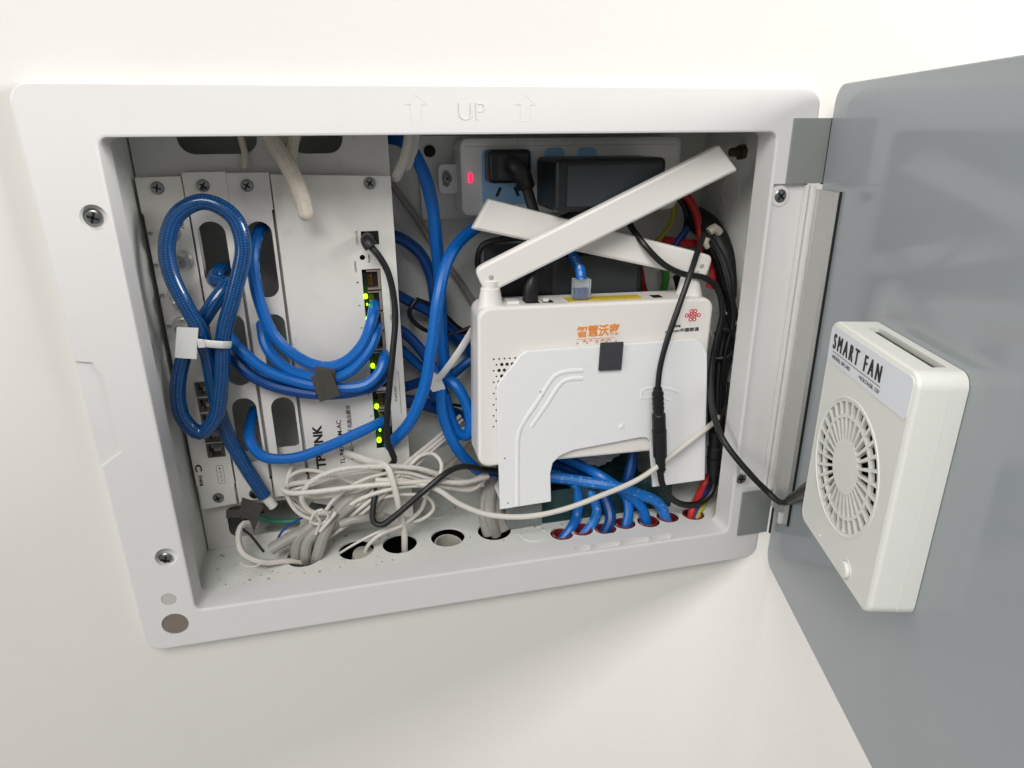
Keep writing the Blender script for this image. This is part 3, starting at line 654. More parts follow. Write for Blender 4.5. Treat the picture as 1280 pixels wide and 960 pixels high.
# perforation: dots on the front, left part
for i in range(6):
    for j in range(13):
        x = 0.0105 + i * 0.00355 + (0.0018 if j % 2 else 0); z = -0.0345 - j * 0.0042 * 0.95
        if i > 5 - j * 0.45 + 1.2 and j > 3: continue
        r = 0.00115 if (1 <= i <= 4 and 1 <= j <= 8) else 0.0006
        part('vent_hole', B().lathe((x, -0.00012, z), (0, 1, 0), [(0, r), (0.0002, r)], 10), 'print_black', housing, local=True)
# things on the top edge
def top(u, v): return RI @ PZ(u, v, -0.1028)
def topbox(name, m, u0, u1, y0, y1, z0, z1, vv=375, bev=0.0):
    a_ = top(u0, vv); b_ = top(u1, vv)
    return part(name, B().box(a_.x, b_.x, y0, y1, z0, z1, bev), m, housing, local=True)
topbox('button', 'strip_white', 629, 645, 0.007, 0.016, -0.0002, 0.0016, bev=0.0005)
topbox('power_socket', 'port_black', 653, 671, 0.006, 0.018, -0.001, 0.0003)
topbox('switch_well', 'port_black', 676, 690, 0.006, 0.012, -0.001, 0.0002); topbox('switch', 'strip_white', 677, 684, 0.0085, 0.0125, -0.0005, 0.0020)
topbox('port_strip', 'yellow_port', 709, 812, 0.0055, 0.0175, -0.001, 0.0003)
a_ = top(712, 375).x; b_ = top(808, 372).x
for k in range(3):
    x0 = a_ + (b_ - a_) * (k + 1) / 4; part('port_cover', B().box(x0 + 0.0008, x0 + (b_ - a_) / 4 - 0.0004, 0.0075, 0.0160, 0.0001, 0.0007, 0.0002), 'yellow_port', housing, local=True)
topbox('phone_port', 'port_black', 818, 831, 0.007, 0.014, -0.0005, 0.0004, vv=369)
# print on the front
c = RL(748, 413, 0.034); part('printed_lettering', text_mesh('智慧沃家', c.x, c.z, -0.0001, 0.0300, 0.0082, 1.5, 0.03), 'print_orange', housing, local=True)
part('printed_line', B().box(c.x - 0.0150, c.x + 0.0120, -0.0002, -0.0001, c.z - 0.0056, c.z - 0.0053), 'print_orange', housing, local=True)
for k in range(5): part('indicator_window', B().lathe((c.x - 0.0142 + k * 0.0068, -0.0001, c.z - 0.0082), (0, 1, 0), [(0, 0.0008), (0.0002, 0.0008)], 10), 'print_pale', housing, local=True)
part('printed_lettering', text_mesh('全 千 兆 网 关', c.x - 0.001, c.z - 0.0068, -0.0001, 0.020, 0.0014, 0), 'print_orange', housing, local=True)
c = RL(866, 394, 0.034); lg = B(); s_ = 0.0021
s_ = 0.0026
for x, z, rr_ in ((-0.55, 1.25, 1.0), (0.55, 1.25, 1.0), (-1.75, 0.0, 1.0), (1.75, 0.0, 1.0), (-0.55, -1.25, 1.0), (0.55, -1.25, 1.0), (-0.5, 0.42, 0.8), (0.5, 0.42, 0.8), (-0.5, -0.42, 0.8), (0.5, -0.42, 0.8), (-1.0, 0.0, 0.7), (1.0, 0.0, 0.7)):
    lg.tube([Vector((c.x + x * s_ + 0.00115 * rr_ * math.cos(t * math.pi / 8), -0.0001, c.z + z * s_ * 0.9 + 0.00115 * rr_ * math.sin(t * math.pi / 8))) for t in range(17)], 0.00033, 6, smooth=False, cap=False)
part('printed_emblem', lg, 'print_red', housing, local=True)
part('printed_lettering', text_mesh('China', c.x - 0.0128, c.z - 0.0068, -0.0001, 0.0090, 0.0024, 1.0, 0.02), 'print_black', housing, local=True)
part('printed_lettering', text_mesh('unicom中国联通', c.x - 0.0068, c.z - 0.0102, -0.0001, 0.0250, 0.0028, 1.0, 0.012), 'print_black', housing, local=True)
# antennas
def antenna(base, hinge, tip, yh, yt, wid0, wid1, label):
    bp_ = P(base[0], base[1], yh); hp = P(hinge[0], hinge[1], yh); tp = P(tip[0], tip[1], yt)
    a_ = part('antenna', B().lathe((bp_.x, bp_.y, -0.106), (0, 0, 1), [(0, 0.0092), (0.005, 0.0078), (0.0125, 0.0064), (hp.z + 0.106 - 0.008, 0.0064), (hp.z + 0.106 - 0.007, 0.0055), (hp.z + 0.106 - 0.003, 0.0055)], 24), 'router_white', rr, label=label)
    d = (tp - hp); Ln = d.length; d.normalize(); s_ = d.cross(Vector((0, 1, 0))).normalized(); s_ = s_ if s_.z > 0 else -s_
    nrm = d.cross(s_).normalized(); nrm = nrm if nrm.y < 0 else -nrm
    # blade outline in (along, across) with a rounded root
    ol = []
    for k in range(9):
        t = math.pi / 2 + math.pi * k / 8; ol.append((wid0 * 0.42 * -abs(math.cos(t)) ** 0.55, wid0 / 2 * math.copysign(abs(math.sin(t)) ** 0.55, math.sin(t))))
    rc = 0.0022
    sk = 0.0031; rc = 0.0013
    ol += [(Ln + sk - rc, -wid1 / 2), (Ln + sk - rc * 0.2, -wid1 / 2 + rc * 0.25), (Ln + sk - rc * 0.3, -wid1 / 2 + rc), (Ln - sk + rc * 0.2, wid1 / 2 - rc), (Ln - sk - rc * 0.3, wid1 / 2 - rc * 0.25), (Ln - sk - rc, wid1 / 2)]
    b_ = B().prism(ol, (), -0.0035, 0.0035, 0.0018)
    m_ = Matrix(((d.x, -nrm.x, s_.x, hp.x), (d.y, -nrm.y, s_.y, hp.y), (d.z, -nrm.z, s_.z, hp.z), (0, 0, 0, 1)))
    b_.xf(m_); bl = part('blade', b_, 'router_white', a_)
    pc = B().lathe((0, -0.0042, 0), (0, 1, 0), [(0, 0.0012), (0.0004, 0.0016), (0.001, 0.0016)], 12).xf(m_); part('pivot_pin', pc, 'print_pale', bl)
antenna((613, 372), (613, 345), (909, 197), 0.044, 0.026, 0.0185, 0.0195, 'antenna slanting up across the black adapter')
antenna((862, 356), (874, 331), (599, 267), 0.050, 0.056, 0.0165, 0.0205, 'antenna slanting back behind the other one')

# ================================================================== WHITE MOUNTING PLATE leaning on the gateway
YPL = 0.0305
pp = [(P(u, v, YPL).x, P(u, v, YPL).z) for u, v in ((660, 439), (868, 424), (878, 429), (884, 442), (884, 470), (881, 600), (816, 609), (813, 562), (813, 552), (808, 547), (800, 547), (716, 563), (700, 570), (691, 579), (688, 592), (689, 627), (625, 637), (621, 486), (624, 478), (652, 443))]
pt = thing('mounting_plate', 'glossy white notched mounting plate standing against the gateway front', 'plate', (0.27, YPL, -0.247))
pf_ = part('plate_face', B().prism(pp, (), YPL, YPL + 0.0022, 0.0005), 'plate_white', pt)
def strip(pts, r, m='plate_white', flat=0.45):
    return B().tube([P(u, v, YPL) + Vector((0, 0.0029 - 0.0002 * (r > 0.0006), 0)) for u, v in pts], 0.0032, 20)
part('raised_rib', strip(((729, 463), (706, 465), (694, 470), (672, 502), (652, 533), (648, 545), (647, 590), (647, 632)), 0.0008), 'plate_white', pf_)
part('raised_rib', strip(((729, 473), (708, 475), (700, 481), (684, 505), (664, 534)), 0.0009), 'plate_white', pf_)
part('raised_rib', strip(((802, 498), (803, 488), (815, 485), (840, 487), (850, 491)), 0.0005), 'plate_white', pf_)
part('raised_rib', strip(((800, 498), (820, 497), (838, 500)), 0.0006), 'plate_white', pf_)
p = P(777, 533, YPL); part('boss', B().lathe((p.x, YPL + 0.0003, p.z), (0, -1, 0), [(0, 0.0022), (0.0008, 0.0018), (0.001, 0.001)], 16), 'plate_white', pf_)
part('foot_flange', B().box(P(628, 637, YPL).x, P(687, 627, YPL).x, YPL + 0.0023, 0.066, -0.2458, -0.2440, 0.0003), 'plate_white', pt)
for u, v in ((635, 629), (676, 490), (688, 501), (679, 495), (631, 573)):
    p = P(u, v, YPL - 0.0001); part('speck', B().lathe((p.x, p.y, p.z), (0, 1, 0), [(0, 0.0006), (0.0002, 0.0006)], 8), 'print_grey', pf_)
a, b = P(750, 428, YPL), P(777, 460, YPL)
single('foam_pad', B().box(a.x, b.x - 0.0003, YPL - 0.0024, YPL - 0.0001, b.z, a.z, 0.0004).xf(Matrix.Translation(a) @ Matrix.Rotation(math.radians(2), 4, 'Y') @ Matrix.Translation(-a)), 'foam', 'small square dark grey foam pad stuck on the white plate', 'foam pad')

# clear plastic box under the plate and gateway
bx = thing('clear_plastic_box', 'clear teal-tinted plastic box on the cabinet floor below the gateway', 'plastic box', (0.268, 0.08, ZF + 0.0003))
x0, x1, y0, y1, z0, z1 = 0.2075, 0.3360, 0.0440, 0.108, ZF + 0.0004, -0.2462
part('box_wall', B().box(x0, x1, y0, y0 + 0.0012, z0, z1), 'teal_plastic', bx); part('box_wall', B().box(x0, x1, y1 - 0.0012, y1, z0, z1), 'teal_plastic', bx)
part('box_wall', B().box(x0, x0 + 0.0012, y0 + 0.0013, y1 - 0.0013, z0, z1), 'clear_plastic', bx); part('box_wall', B().box(x1 - 0.0012, x1, y0 + 0.0013, y1 - 0.0013, z0, z1), 'clear_plastic', bx)
part('box_bottom', B().box(x0 + 0.0013, x1 - 0.0013, y0 + 0.0013, y1 - 0.0013, z0, z0 + 0.001), 'teal_plastic', bx)
part('corner_post', B().box(x0 - 0.003, x0 + 0.024, y0 - 0.0026, y0 - 0.0003, z0, z1 - 0.001, 0.0008), 'clear_plastic', bx)
# crumpled white bag behind the cables
bg = bmesh.new(); bmesh.ops.create_icosphere(bg, subdivisions=3, radius=1)
for v in bg.verts:
    k = 1 + 0.22 * math.sin(v.co.x * 7 + v.co.z * 4) * math.cos(v.co.y * 6) + random.uniform(-0.10, 0.10)
    v.co = Vector((0.2825 + v.co.x * 0.022 * k, 0.080 + v.co.y * 0.014 * k, -0.2365 + v.co.z * 0.009 * k))
bb_ = B(); bb_.bm.free(); bb_.bm = bg
single('plastic_bag', bb_.mesh('plastic_bag', 15), 'film_white', 'crumpled white plastic bag lying on the clear box', 'plastic bag')
# black power brick behind the gateway
br = thing('power_brick', 'black power brick lying behind the white gateway', 'power brick', (0.262, 0.09, -0.104))
part('housing', B().box(0.2060, 0.3110, 0.0660, 0.1180, -0.1130, -0.0760, 0.003, 3), 'black_plastic', br)
part('label_face', B().box(0.2440, 0.3060, 0.0654, 0.0659, -0.1100, -0.0790), 'adapter_black', br)

# ================================================================== CONDUITS
rc_px = ((703, 670), (729, 666), (757, 661), (783, 656), (812, 651), (838, 647), (869, 641))
RCX = []
RCY = (0.0000, 0.0020, -0.0005, 0.0025, 0.0005, 0.0030, 0.0015)
RCL = ('red conduit stub at the row end next to the grey cables', 'red conduit stub holding the plaster-smeared blue cable', 'red conduit stub holding the glossy dark blue cable',
       'red conduit stub between the dark blue cable and the slanting one', 'red conduit stub where the slanting blue cable enters', 'red conduit stub where the long crossing blue cable enters', 'red conduit stub holding the red, blue and yellow-green wires')
for k, (u, v) in enumerate(rc_px):
    p = P(u, v, 0.027); RCX.append(p.x); r = 0.0072 if k < 6 else 0.0078; zt = -0.2728 + 0.0006 * math.sin(k * 2.1)
    prof = [(-0.06, r), (zt - ZF - 0.0005, r), (zt - ZF, r - 0.0006), (zt - ZF - 0.0004, r - 0.0013), (-0.055, r - 0.0014)]
    single('red_conduit', B().lathe((0, 0, 0), (0, 0, 1), prof, 20).xf(Matrix.Translation((p.x, 0.0285 + RCY[k], ZF)) @ Matrix.Rotation(math.radians((4, -5, 3, 6, -4, 7, -3)[k]), 4, 'Y')), 'conduit_red', RCL[k], 'conduit', 'red conduit stubs through the cabinet floor')
for k, x in enumerate((0.0985, 0.128, 0.1625)):
    m_ = Matrix.Translation((x + (0.004, 0.001, -0.001)[k], 0.0415, ZF - (0.003, 0.014, 0.004)[k])) @ Matrix.Rotation(math.radians((14, -4, 6)[k]), 4, 'Y') @ Matrix.Rotation(math.radians(8), 4, 'X')
    pr = [(-0.05, 0.0102), (0, 0.0102), (0, 0.0090), (-0.03, 0.0088), (-0.031, 0.0088)] if k else [(-0.05, 0.0085), (-0.0005, 0.0085), (0, 0.0081), (0, 0.001)]
    single('grey_conduit', B().lathe((0, 0, 0), (0, 0, 1), pr, 22).xf(m_), 'conduit_grey', ('grey pipe end plugging a floor hole beside the dangling black cord', 'grey pipe in the floor hole where a flat white cable enters', 'empty grey pipe in the floor hole next to three grey cables')[k], 'conduit', 'grey pipes under the cabinet floor')

# ================================================================== CABLES
def cable(name, pts, r, m, label, cat='cable', group=None, flat=None, seg=10, up=None, dome=False):
    return single(name, B().tube([P(*p) if len(p) == 3 else Vector(p[:3]) for p in pts], r, seg, flat=flat, up=up, dome=dome or name == 'hanging_cable'), m, label, cat, group, origin=P(*pts[0]))

# thick braided blue loop
tk = thing('coiled_blue_cable', 'thick braided dark blue cable looped in a figure eight with white tip', 'cable', P(250, 540, 0.04))
part('jacket', B().tube([P(*p) for p in ((291, 336, 0.080), (276, 338, 0.066), (268, 350, 0.060), (283, 356, 0.052), (268, 378, 0.046), (251, 404, 0.046), (236, 428, 0.046), (227, 456, 0.044), (222, 490, 0.042), (229, 523, 0.040), (250, 541, 0.039), (268, 524, 0.039), (277, 478, 0.038), (280, 416, 0.036), (294, 362, 0.036), (304, 306, 0.038), (291, 270, 0.040), (255, 252, 0.041), (222, 268, 0.041), (209, 303, 0.039), (213, 340, 0.036), (231, 379, 0.034), (249, 411, 0.036), (260, 446, 0.042), (270, 500, 0.048), (285, 545, 0.050), (305, 580, 0.050), (325, 611, 0.050), (331, 620, 0.050))], 0.0046, 14), 'blue_braid', tk)
a, b = P(331, 620, 0.050), P(342, 633, 0.050)
part('white_tip', B().tube([a, a + (b - a) * 0.85, b], 0.0033, 12, smooth=False), 'white_cable', tk)
# zip ties with label flags
t1 = thing('flag_cable_tie', 'translucent white flag tie around the thick braided blue loop', 'cable tie', P(235, 450, 0.03))
qa = [P(u, v, 0.0295) for u, v in ((221, 409), (248, 410), (246, 449), (218, 447))]
part('flag', B().prism([(q_.x, q_.z) for q_ in qa], (), 0.0290, 0.0304, 0.0004), 'clear_nylon', t1)
part('strap', B().tube([P(240, 427, 0.0300), P(262, 430, 0.0300), P(278, 431, 0.0292), P(288, 431, 0.034), P(284, 431, 0.0425), P(262, 431, 0.0500)], 0.0022, 8, flat=0.3, up=(0, 0, 1)), 'clear_nylon', t1)
part('strap_head', B().box(P(248, 430, 0.03).x, P(257, 430, 0.03).x, 0.0282, 0.0312, P(250, 434, 0.03).z, P(250, 425, 0.03).z, 0.0004), 'clear_nylon', t1)

GB = 'blue network cables gathered by the velcro strap'
RB = 0.0036
velcro_y = 0.047
cable('network_cable', ((330, 283, 0.078), (322, 293, 0.066), (316, 320, 0.056), (322, 368, 0.052), (343, 420, 0.050), (375, 448, 0.049), (407, 459, 0.047), (432, 452, 0.046), (455, 428, 0.048), (466, 395, 0.053), (468, 380, 0.0655)), RB, 'blue_jacket', 'bright blue network cable, uppermost strand through the velcro strap', 'network cable', GB)
cable('network_cable', ((322, 388, 0.078), (326, 402, 0.064), (334, 435, 0.054), (358, 460, 0.051), (388, 471, 0.049), (408, 474, 0.046), (437, 464, 0.045), (462, 436, 0.048), (470, 415, 0.053), (471, 405, 0.0655)), RB, 'blue_jacket', 'bright blue network cable, second strand down in the velcro strap', 'network cable', GB)
cable('network_cable', ((272, 398, 0.078), (280, 410, 0.064), (300, 437, 0.052), (335, 464, 0.049), (375, 478, 0.048), (408, 484, 0.047), (434, 485, 0.047), (457, 481, 0.047), (474, 466, 0.049), (480, 449, 0.054), (480, 440, 0.0655)), RB, 'blue_jacket', 'bright blue network cable, third strand down in the velcro strap', 'network cable', GB)
cable('network_cable', ((278, 420, 0.078), (284, 432, 0.062), (305, 462, 0.053), (335, 480, 0.051), (375, 490, 0.050), (408, 493, 0.0495), (440, 490, 0.0495), (466, 483, 0.052), (480, 470, 0.057), (482, 462, 0.0655)), RB, 'blue_deep', 'blue network cable, lowest strand through the velcro strap', 'network cable', GB)
cable('network_cable', ((318, 512, 0.080), (313, 530, 0.068), (313, 552, 0.056), (328, 570, 0.052), (365, 573, 0.050), (408, 559, 0.050), (446, 542, 0.050), (474, 529, 0.054), (481, 525, 0.0655)), RB, 'blue_jacket', 'blue network cable sagging below the black printed lettering', 'network cable')
vs = thing('velcro_strap', 'dark grey velcro strap holding the bundled blue network cables', 'strap', P(408, 490, 0.045))
ring = []
for t in range(25):
    a = 2 * math.pi * t / 24; ring.append(P(407, 474, 0.0475) + Vector((0.0008 * math.sin(a), 0.0065 * math.cos(a), 0.0098 * math.sin(a))))
vb = B()
for i in range(24):
    pass
L_, R_ = [], []
for q_ in ring[:-1]: L_.append(q_ + Vector((-0.0062, 0, 0.0005))); R_.append(q_ + Vector((0.0062, 0, -0.0005)))
cen = P(407, 474, 0.0475)
def sc(l, k): return [Vector((q_.x, cen.y + (q_.y - cen.y) * k, cen.z + (q_.z - cen.z) * k)) for q_ in l]
vb.loft([L_, R_, sc(R_, 1.12), sc(L_, 1.12)], closed=True)
part('band', vb, 'velcro', vs)
part('tail', B().box(-0.0066, 0.0066, -0.0006, 0.0006, -0.0085, 0.0085, 0.0003).xf(Matrix.Translation(P(407, 483, 0.0385)) @ Matrix.Rotation(math.radians(-14), 4, 'Y') @ Matrix.Rotation(math.radians(-6), 4, 'X')), 'velcro', vs)

GR = 'blue cables between the modules and the gateway'
cable('network_cable', ((486, 558, 0.0655), (492, 551, 0.054), (512, 528, 0.046), (530, 486, 0.044), (540, 430, 0.045), (548, 372, 0.050), (560, 325, 0.062), (580, 296, 0.076), (604, 280, 0.082), (640, 272, 0.084)), 0.0040, 'blue_jacket', 'bright blue network cable curving up in front of the blue bundle', 'network cable', GR)
cable('network_cable', ((470, 172, 0.098), (488, 172, 0.090), (508, 180, 0.080), (527, 210, 0.074), (540, 255, 0.072), (546, 310, 0.076), (550, 360, 0.080), (552, 410, 0.080), (556, 452, 0.078), (562, 478, 0.076)), 0.0041, 'blue_jacket', 'blue network cable arching down beside the power strip', 'network cable', GR)
cable('network_cable', ((478, 293, 0.105), (500, 298, 0.104), (526, 318, 0.102), (540, 350, 0.100), (544, 390, 0.098), (540, 430, 0.096), (536, 470, 0.094), (545, 500, 0.09)), 0.0041, 'blue_deep', 'dark blue cable bending down behind the bright blue one', 'network cable', GR)
cable('network_cable', ((482, 360, 0.105), (510, 376, 0.104), (540, 392, 0.104), (572, 420, 0.104), (600, 455, 0.104)), 0.0038, 'blue_deep', 'dark blue cable running from modules behind the gateway edge, upper one', 'network cable', GR)
cable('network_cable', ((480, 405, 0.100), (505, 416, 0.098), (528, 440, 0.094), (548, 472, 0.086), (558, 510, 0.080), (570, 540, 0.080)), 0.0040, 'blue_deep', 'dark blue cable slanting through the second flag tie', 'network cable', GR)
cable('network_cable', ((484, 425, 0.108), (505, 440, 0.106), (532, 462, 0.104), (560, 470, 0.104), (585, 452, 0.104), (606, 440, 0.104)), 0.0036, 'blue_jacket', 'blue cable dipping behind the tie then rising towards the gateway', 'network cable', GR)
cable('network_cable', ((540, 395, 0.108), (565, 420, 0.110), (590, 445, 0.110), (606, 470, 0.110)), 0.0036, 'blue_jacket', 'blue cable deep at the back beside the thin black loop', 'network cable', GR)
cable('network_cable', ((492, 487, 0.104), (512, 482, 0.102), (532, 476, 0.098), (548, 478, 0.090)), 0.0038, 'blue_deep', 'short dark blue cable emerging behind the router module, upper', 'network cable', GR)
cable('network_cable', ((494, 500, 0.104), (520, 503, 0.104), (548, 510, 0.104), (580, 522, 0.104)), 0.0052, 'blue_deep', 'thicker dark blue cable crossing low behind the bright blue ones', 'network cable', GR)
cable('network_cable', ((540, 458, 0.076), (550, 482, 0.070), (553, 515, 0.066), (565, 550, 0.064), (585, 577, 0.066), (605, 592, 0.070), (640, 600, 0.074)), 0.0040, 'blue_jacket', 'blue network cable dropping from the tie and passing under the gateway', 'network cable', GR)
cable('network_cable', ((552, 470, 0.078), (570, 482, 0.070), (583, 505, 0.066), (588, 530, 0.064), (583, 545, 0.066), (572, 540, 0.072), (562, 518, 0.076), (556, 492, 0.078)), 0.0040, 'blue_jacket', 'blue network cable bent into a tight loop beside the gateway', 'network cable', GR)
t2 = thing('flag_cable_tie', 'translucent white flag tie around the blue bundle beside the gateway', 'cable tie', P(548, 487, 0.066))
qa = [P(u, v, 0.066) for u, v in ((532, 458), (550, 470), (557, 486), (541, 490), (530, 476))]
part('flag', B().prism([(q_.x, q_.z) for q_ in qa], (), 0.0655, 0.0668, 0.0003), 'clear_nylon', t2)
part('strap', B().tube([P(546, 476, 0.0660), P(556, 464, 0.0645), P(575, 438, 0.066), P(591, 412, 0.074)], 0.0026, 8, flat=0.35, up=(1, 0, 0)), 'clear_nylon', t2)

# blue cables below the plate down into the red conduits
GL = 'blue cables dropping into the red conduits'
def cpt(k, dz=0.0): return (RCX[k], 0.030, -0.276 + dz)
def cable3(pts, r, m, label, cat='network cable', group=GL, name='network_cable'):
    w_ = [P(*p) if p[0] > 1 else Vector(p) for p in pts]
    return single(name, B().tube(w_, r, 10), m, label, cat, group, origin=w_[0])
cable3(((640, 592, 0.070), (690, 598, 0.062), (715, 602, 0.050), (723, 625, 0.044), (721, 645, 0.040), (714, 660, 0.033), cpt(0, -0.004)), 0.0037, 'blue_jacket', 'blue cable bending down into the red conduit at the row end by the grey cables')
cable3(((660, 585, 0.074), (705, 596, 0.066), (735, 612, 0.048), (746, 638, 0.040), (741, 654, 0.033), cpt(1, -0.004)), 0.0037, 'blue_dusty', 'plaster-smeared blue cable dropping into a red conduit')
cable3(((670, 575, 0.078), (715, 588, 0.072), (745, 605, 0.052), (760, 632, 0.040), (763, 650, 0.033), cpt(2, -0.004)), 0.0041, 'blue_deep', 'glossy dark blue cable dropping into a red conduit')
cable3(((700, 560, 0.080), (730, 585, 0.066), (762, 602, 0.046), (783, 622, 0.040), (786, 642, 0.034), cpt(3, -0.004)), 0.0038, 'blue_jacket', 'blue cable dropping straight into a red conduit below the crossing')
cable3(((690, 566, 0.070), (722, 580, 0.060), (752, 596, 0.044), (782, 616, 0.038), (803, 636, 0.034), cpt(4, -0.004)), 0.0038, 'blue_jacket', 'blue cable slanting under the long crossing one into a conduit')
cable3(((640, 600, 0.056), (688, 597, 0.052), (730, 602, 0.046), (768, 608, 0.038), (800, 618, 0.036), (824, 630, 0.034), cpt(5, -0.004)), 0.0042, 'blue_dusty', 'long blue cable crossing in front of the other conduit cables')
cable3(((792, 540, 0.060), (791, 570, 0.058), (786, 595, 0.054), (780, 612, 0.052)), 0.0040, 'blue_deep', 'short blue cable hanging down from behind the gateway notch')

# white telephone cables: tangle at the bottom
GW = 'thin white cables tangled below the modules'
RWC = 0.0014
def wc(pts, label, r=RWC, m='white_cable', **k): return cable('phone_cable', pts, r, m, label, 'cable', GW, **k)
wc(((575, 520, 0.085), (553, 541, 0.070), (510, 577, 0.048), (470, 612, 0.042), (432, 642, 0.044), (400, 662, 0.046)), 'white cable, upper edge of three running diagonally to the knotted bundle')
wc(((578, 525, 0.085), (557, 544, 0.070), (514, 580, 0.047), (474, 616, 0.041), (437, 646, 0.043), (404, 668, 0.046)), 'white cable, middle one of three running diagonally to the knotted bundle')
wc(((588, 532, 0.088), (562, 545, 0.072), (518, 583, 0.048), (478, 620, 0.042), (442, 650, 0.044), (410, 672, 0.046)), 'white cable, lower edge of three running diagonally to the knotted bundle')
wc(((580, 602, 0.050), (545, 592, 0.042), (520, 585, 0.040), (470, 583, 0.040), (420, 588, 0.041), (388, 603, 0.042), (377, 622, 0.043), (388, 639, 0.044), (412, 642, 0.043), (440, 634, 0.042), (465, 618, 0.044)), 'white cable making the big rounded loop over the module lettering', r=0.0018)
wc(((610, 596, 0.050), (580, 603, 0.040), (540, 602, 0.037), (495, 604, 0.036), (440, 609, 0.038), (390, 615, 0.041), (362, 616, 0.044), (353, 612, 0.047), (362, 606, 0.052), (400, 601, 0.054)), 'white cable with faint print running level across the tangle', r=0.0018)
wc(((366, 580, 0.058), (359, 600, 0.052), (360, 622, 0.049), (372, 640, 0.047), (392, 650, 0.046), (410, 652, 0.045)), 'white cable hanging from below the sagging blue cable')
wc(((352, 615, 0.055), (390, 606, 0.054), (430, 595, 0.052), (470, 590, 0.050), (510, 595, 0.044), (545, 605, 0.042), (590, 612, 0.046), (606, 600, 0.052)), 'white cable bowed through the middle of the tangle')
wc(((470, 640, 0.052), (490, 612, 0.046), (510, 585, 0.044), (527, 569, 0.048), (543, 568, 0.050), (552, 580, 0.046), (549, 594, 0.042), (535, 605, 0.040), (505, 600, 0.040)), 'white cable forming a small upright loop beside the router module')
wc(((430, 565, 0.058), (462, 577, 0.052), (484, 584, 0.036), (492, 605, 0.032), (500, 640, 0.034), (505, 662, 0.040), (506, 690, 0.044)), 'flat white cable dropping straight into a floor hole', r=0.0026, flat=0.6)
wc(((540, 600, 0.046), (532, 622, 0.044), (527, 636, 0.042), (505, 655, 0.038), (475, 668, 0.038), (460, 682, 0.042), (455, 696, 0.046)), 'white cable curling down into the hole with a plugged pipe')
wc(((470, 600, 0.044), (510, 602, 0.038), (545, 611, 0.034), (575, 630, 0.030), (610, 643, 0.026), (655, 646, 0.022), (700, 638, 0.020), (750, 620, 0.019), (800, 598, 0.020), (845, 565, 0.0225), (880, 538, 0.0255), (892, 528, 0.032), (903, 515, 0.050)), 'long white cable sweeping right in front of the mounting plate', r=0.0019)
wc(((322, 655, 0.058), (304, 655, 0.052), (298, 672, 0.044), (304, 692, 0.036), (330, 703, 0.034), (356, 701, 0.038), (376, 703, 0.042)), 'thick white cable curving across the floor to the hole by the stud', r=0.0029, flat=0.75)
wc(((300, 702, 0.022), (305, 707, 0.022), (318, 708, 0.023), (330, 702, 0.026)), 'thin stray wire lying on the cabinet floor', r=0.0006)
wc(((604, 606, 0.052), (575, 611, 0.044), (540, 607, 0.038), (500, 609, 0.037), (455, 622, 0.040), (425, 640, 0.044)), 'white cable passing just below the printed one in the tangle', r=0.0015)
wc(((612, 588, 0.060), (596, 598, 0.050), (570, 606, 0.043), (535, 598, 0.041), (505, 590, 0.042), (480, 592, 0.044), (450, 602, 0.046), (420, 622, 0.046), (402, 646, 0.045)), 'white cable entering the tangle from beneath the gateway', r=0.0014)
wc(((575, 548, 0.095), (553, 556, 0.085), (530, 570, 0.070), (505, 588, 0.052), (470, 606, 0.048), (430, 618, 0.050), (392, 622, 0.053), (372, 618, 0.056)), 'thin white cable rising towards the blue loop beside the gateway', r=0.0014)
wc(((398, 648, 0.050), (372, 634, 0.050), (356, 615, 0.051), (360, 598, 0.053), (378, 588, 0.054), (410, 592, 0.053), (445, 605, 0.050), (470, 616, 0.048)), 'thin white cable forming the outermost loop on the slotted module', r=0.0013)
wc(((440, 636, 0.048), (470, 624, 0.044), (505, 618, 0.041), (535, 622, 0.041), (542, 636, 0.042), (525, 650, 0.042), (500, 652, 0.043)), 'thin white cable curling over the flat one above the floor holes', r=0.0013)
dm = bmesh.new()
for k_ in range(230):
    x_ = random.uniform(0.002, 0.36); y_ = random.uniform(0.021, 0.066) if x_ < 0.142 else random.uniform(0.021, 0.115)
    if any((x_ - hx) ** 2 + (y_ - hy) ** 2 < (hr + 0.0012) ** 2 for hx, hy, hr in holes): continue
    sz = random.choice((0.0002, 0.0003, 0.0003, 0.0004, 0.0005, 0.0007, 0.0010))
    vs_ = bmesh.ops.create_icosphere(dm, subdivisions=1, radius=sz)['verts']
    for v_ in vs_: v_.co = Vector((x_ + v_.co.x * random.uniform(0.7, 1.5), y_ + v_.co.y * random.uniform(0.7, 1.5), ZF + sz * 0.35 + v_.co.z * 0.6))
dd = B(); dd.bm.free(); dd.bm = dm
single('plaster_dust', dd, 'dust', None, None, kind='stuff', origin=(0.18, 0.05, ZF))
# black and white loose wires
cable('loose_wire', ((330, 640, 0.058), (310, 648, 0.054), (297, 655, 0.050), (312, 668, 0.046), (330, 690, 0.040)), 0.0009, 'black_rubber', 'thin black loose wire beside the thick white cable', 'wire', 'loose wires')
cable('loose_wire', ((345, 680, 0.048), (352, 665, 0.050), (372, 650, 0.052), (400, 640, 0.054)), 0.0008, 'wire_blue', 'thin blue loose wire over the grey sheathed cables', 'wire', 'loose wires')
cable('loose_wire', ((322, 646, 0.074), (345, 652, 0.076), (380, 650, 0.078)), 0.0019, 'wire_teal', 'teal wire seen through the lower tray slot', 'wire', 'loose wires')
cable('loose_wire', ((412, 700, 0.046), (440, 682, 0.040), (475, 664, 0.038), (505, 655, 0.042)), 0.0009, 'white_cable', 'thin white loose wire lying across two floor holes', 'wire', 'loose wires')
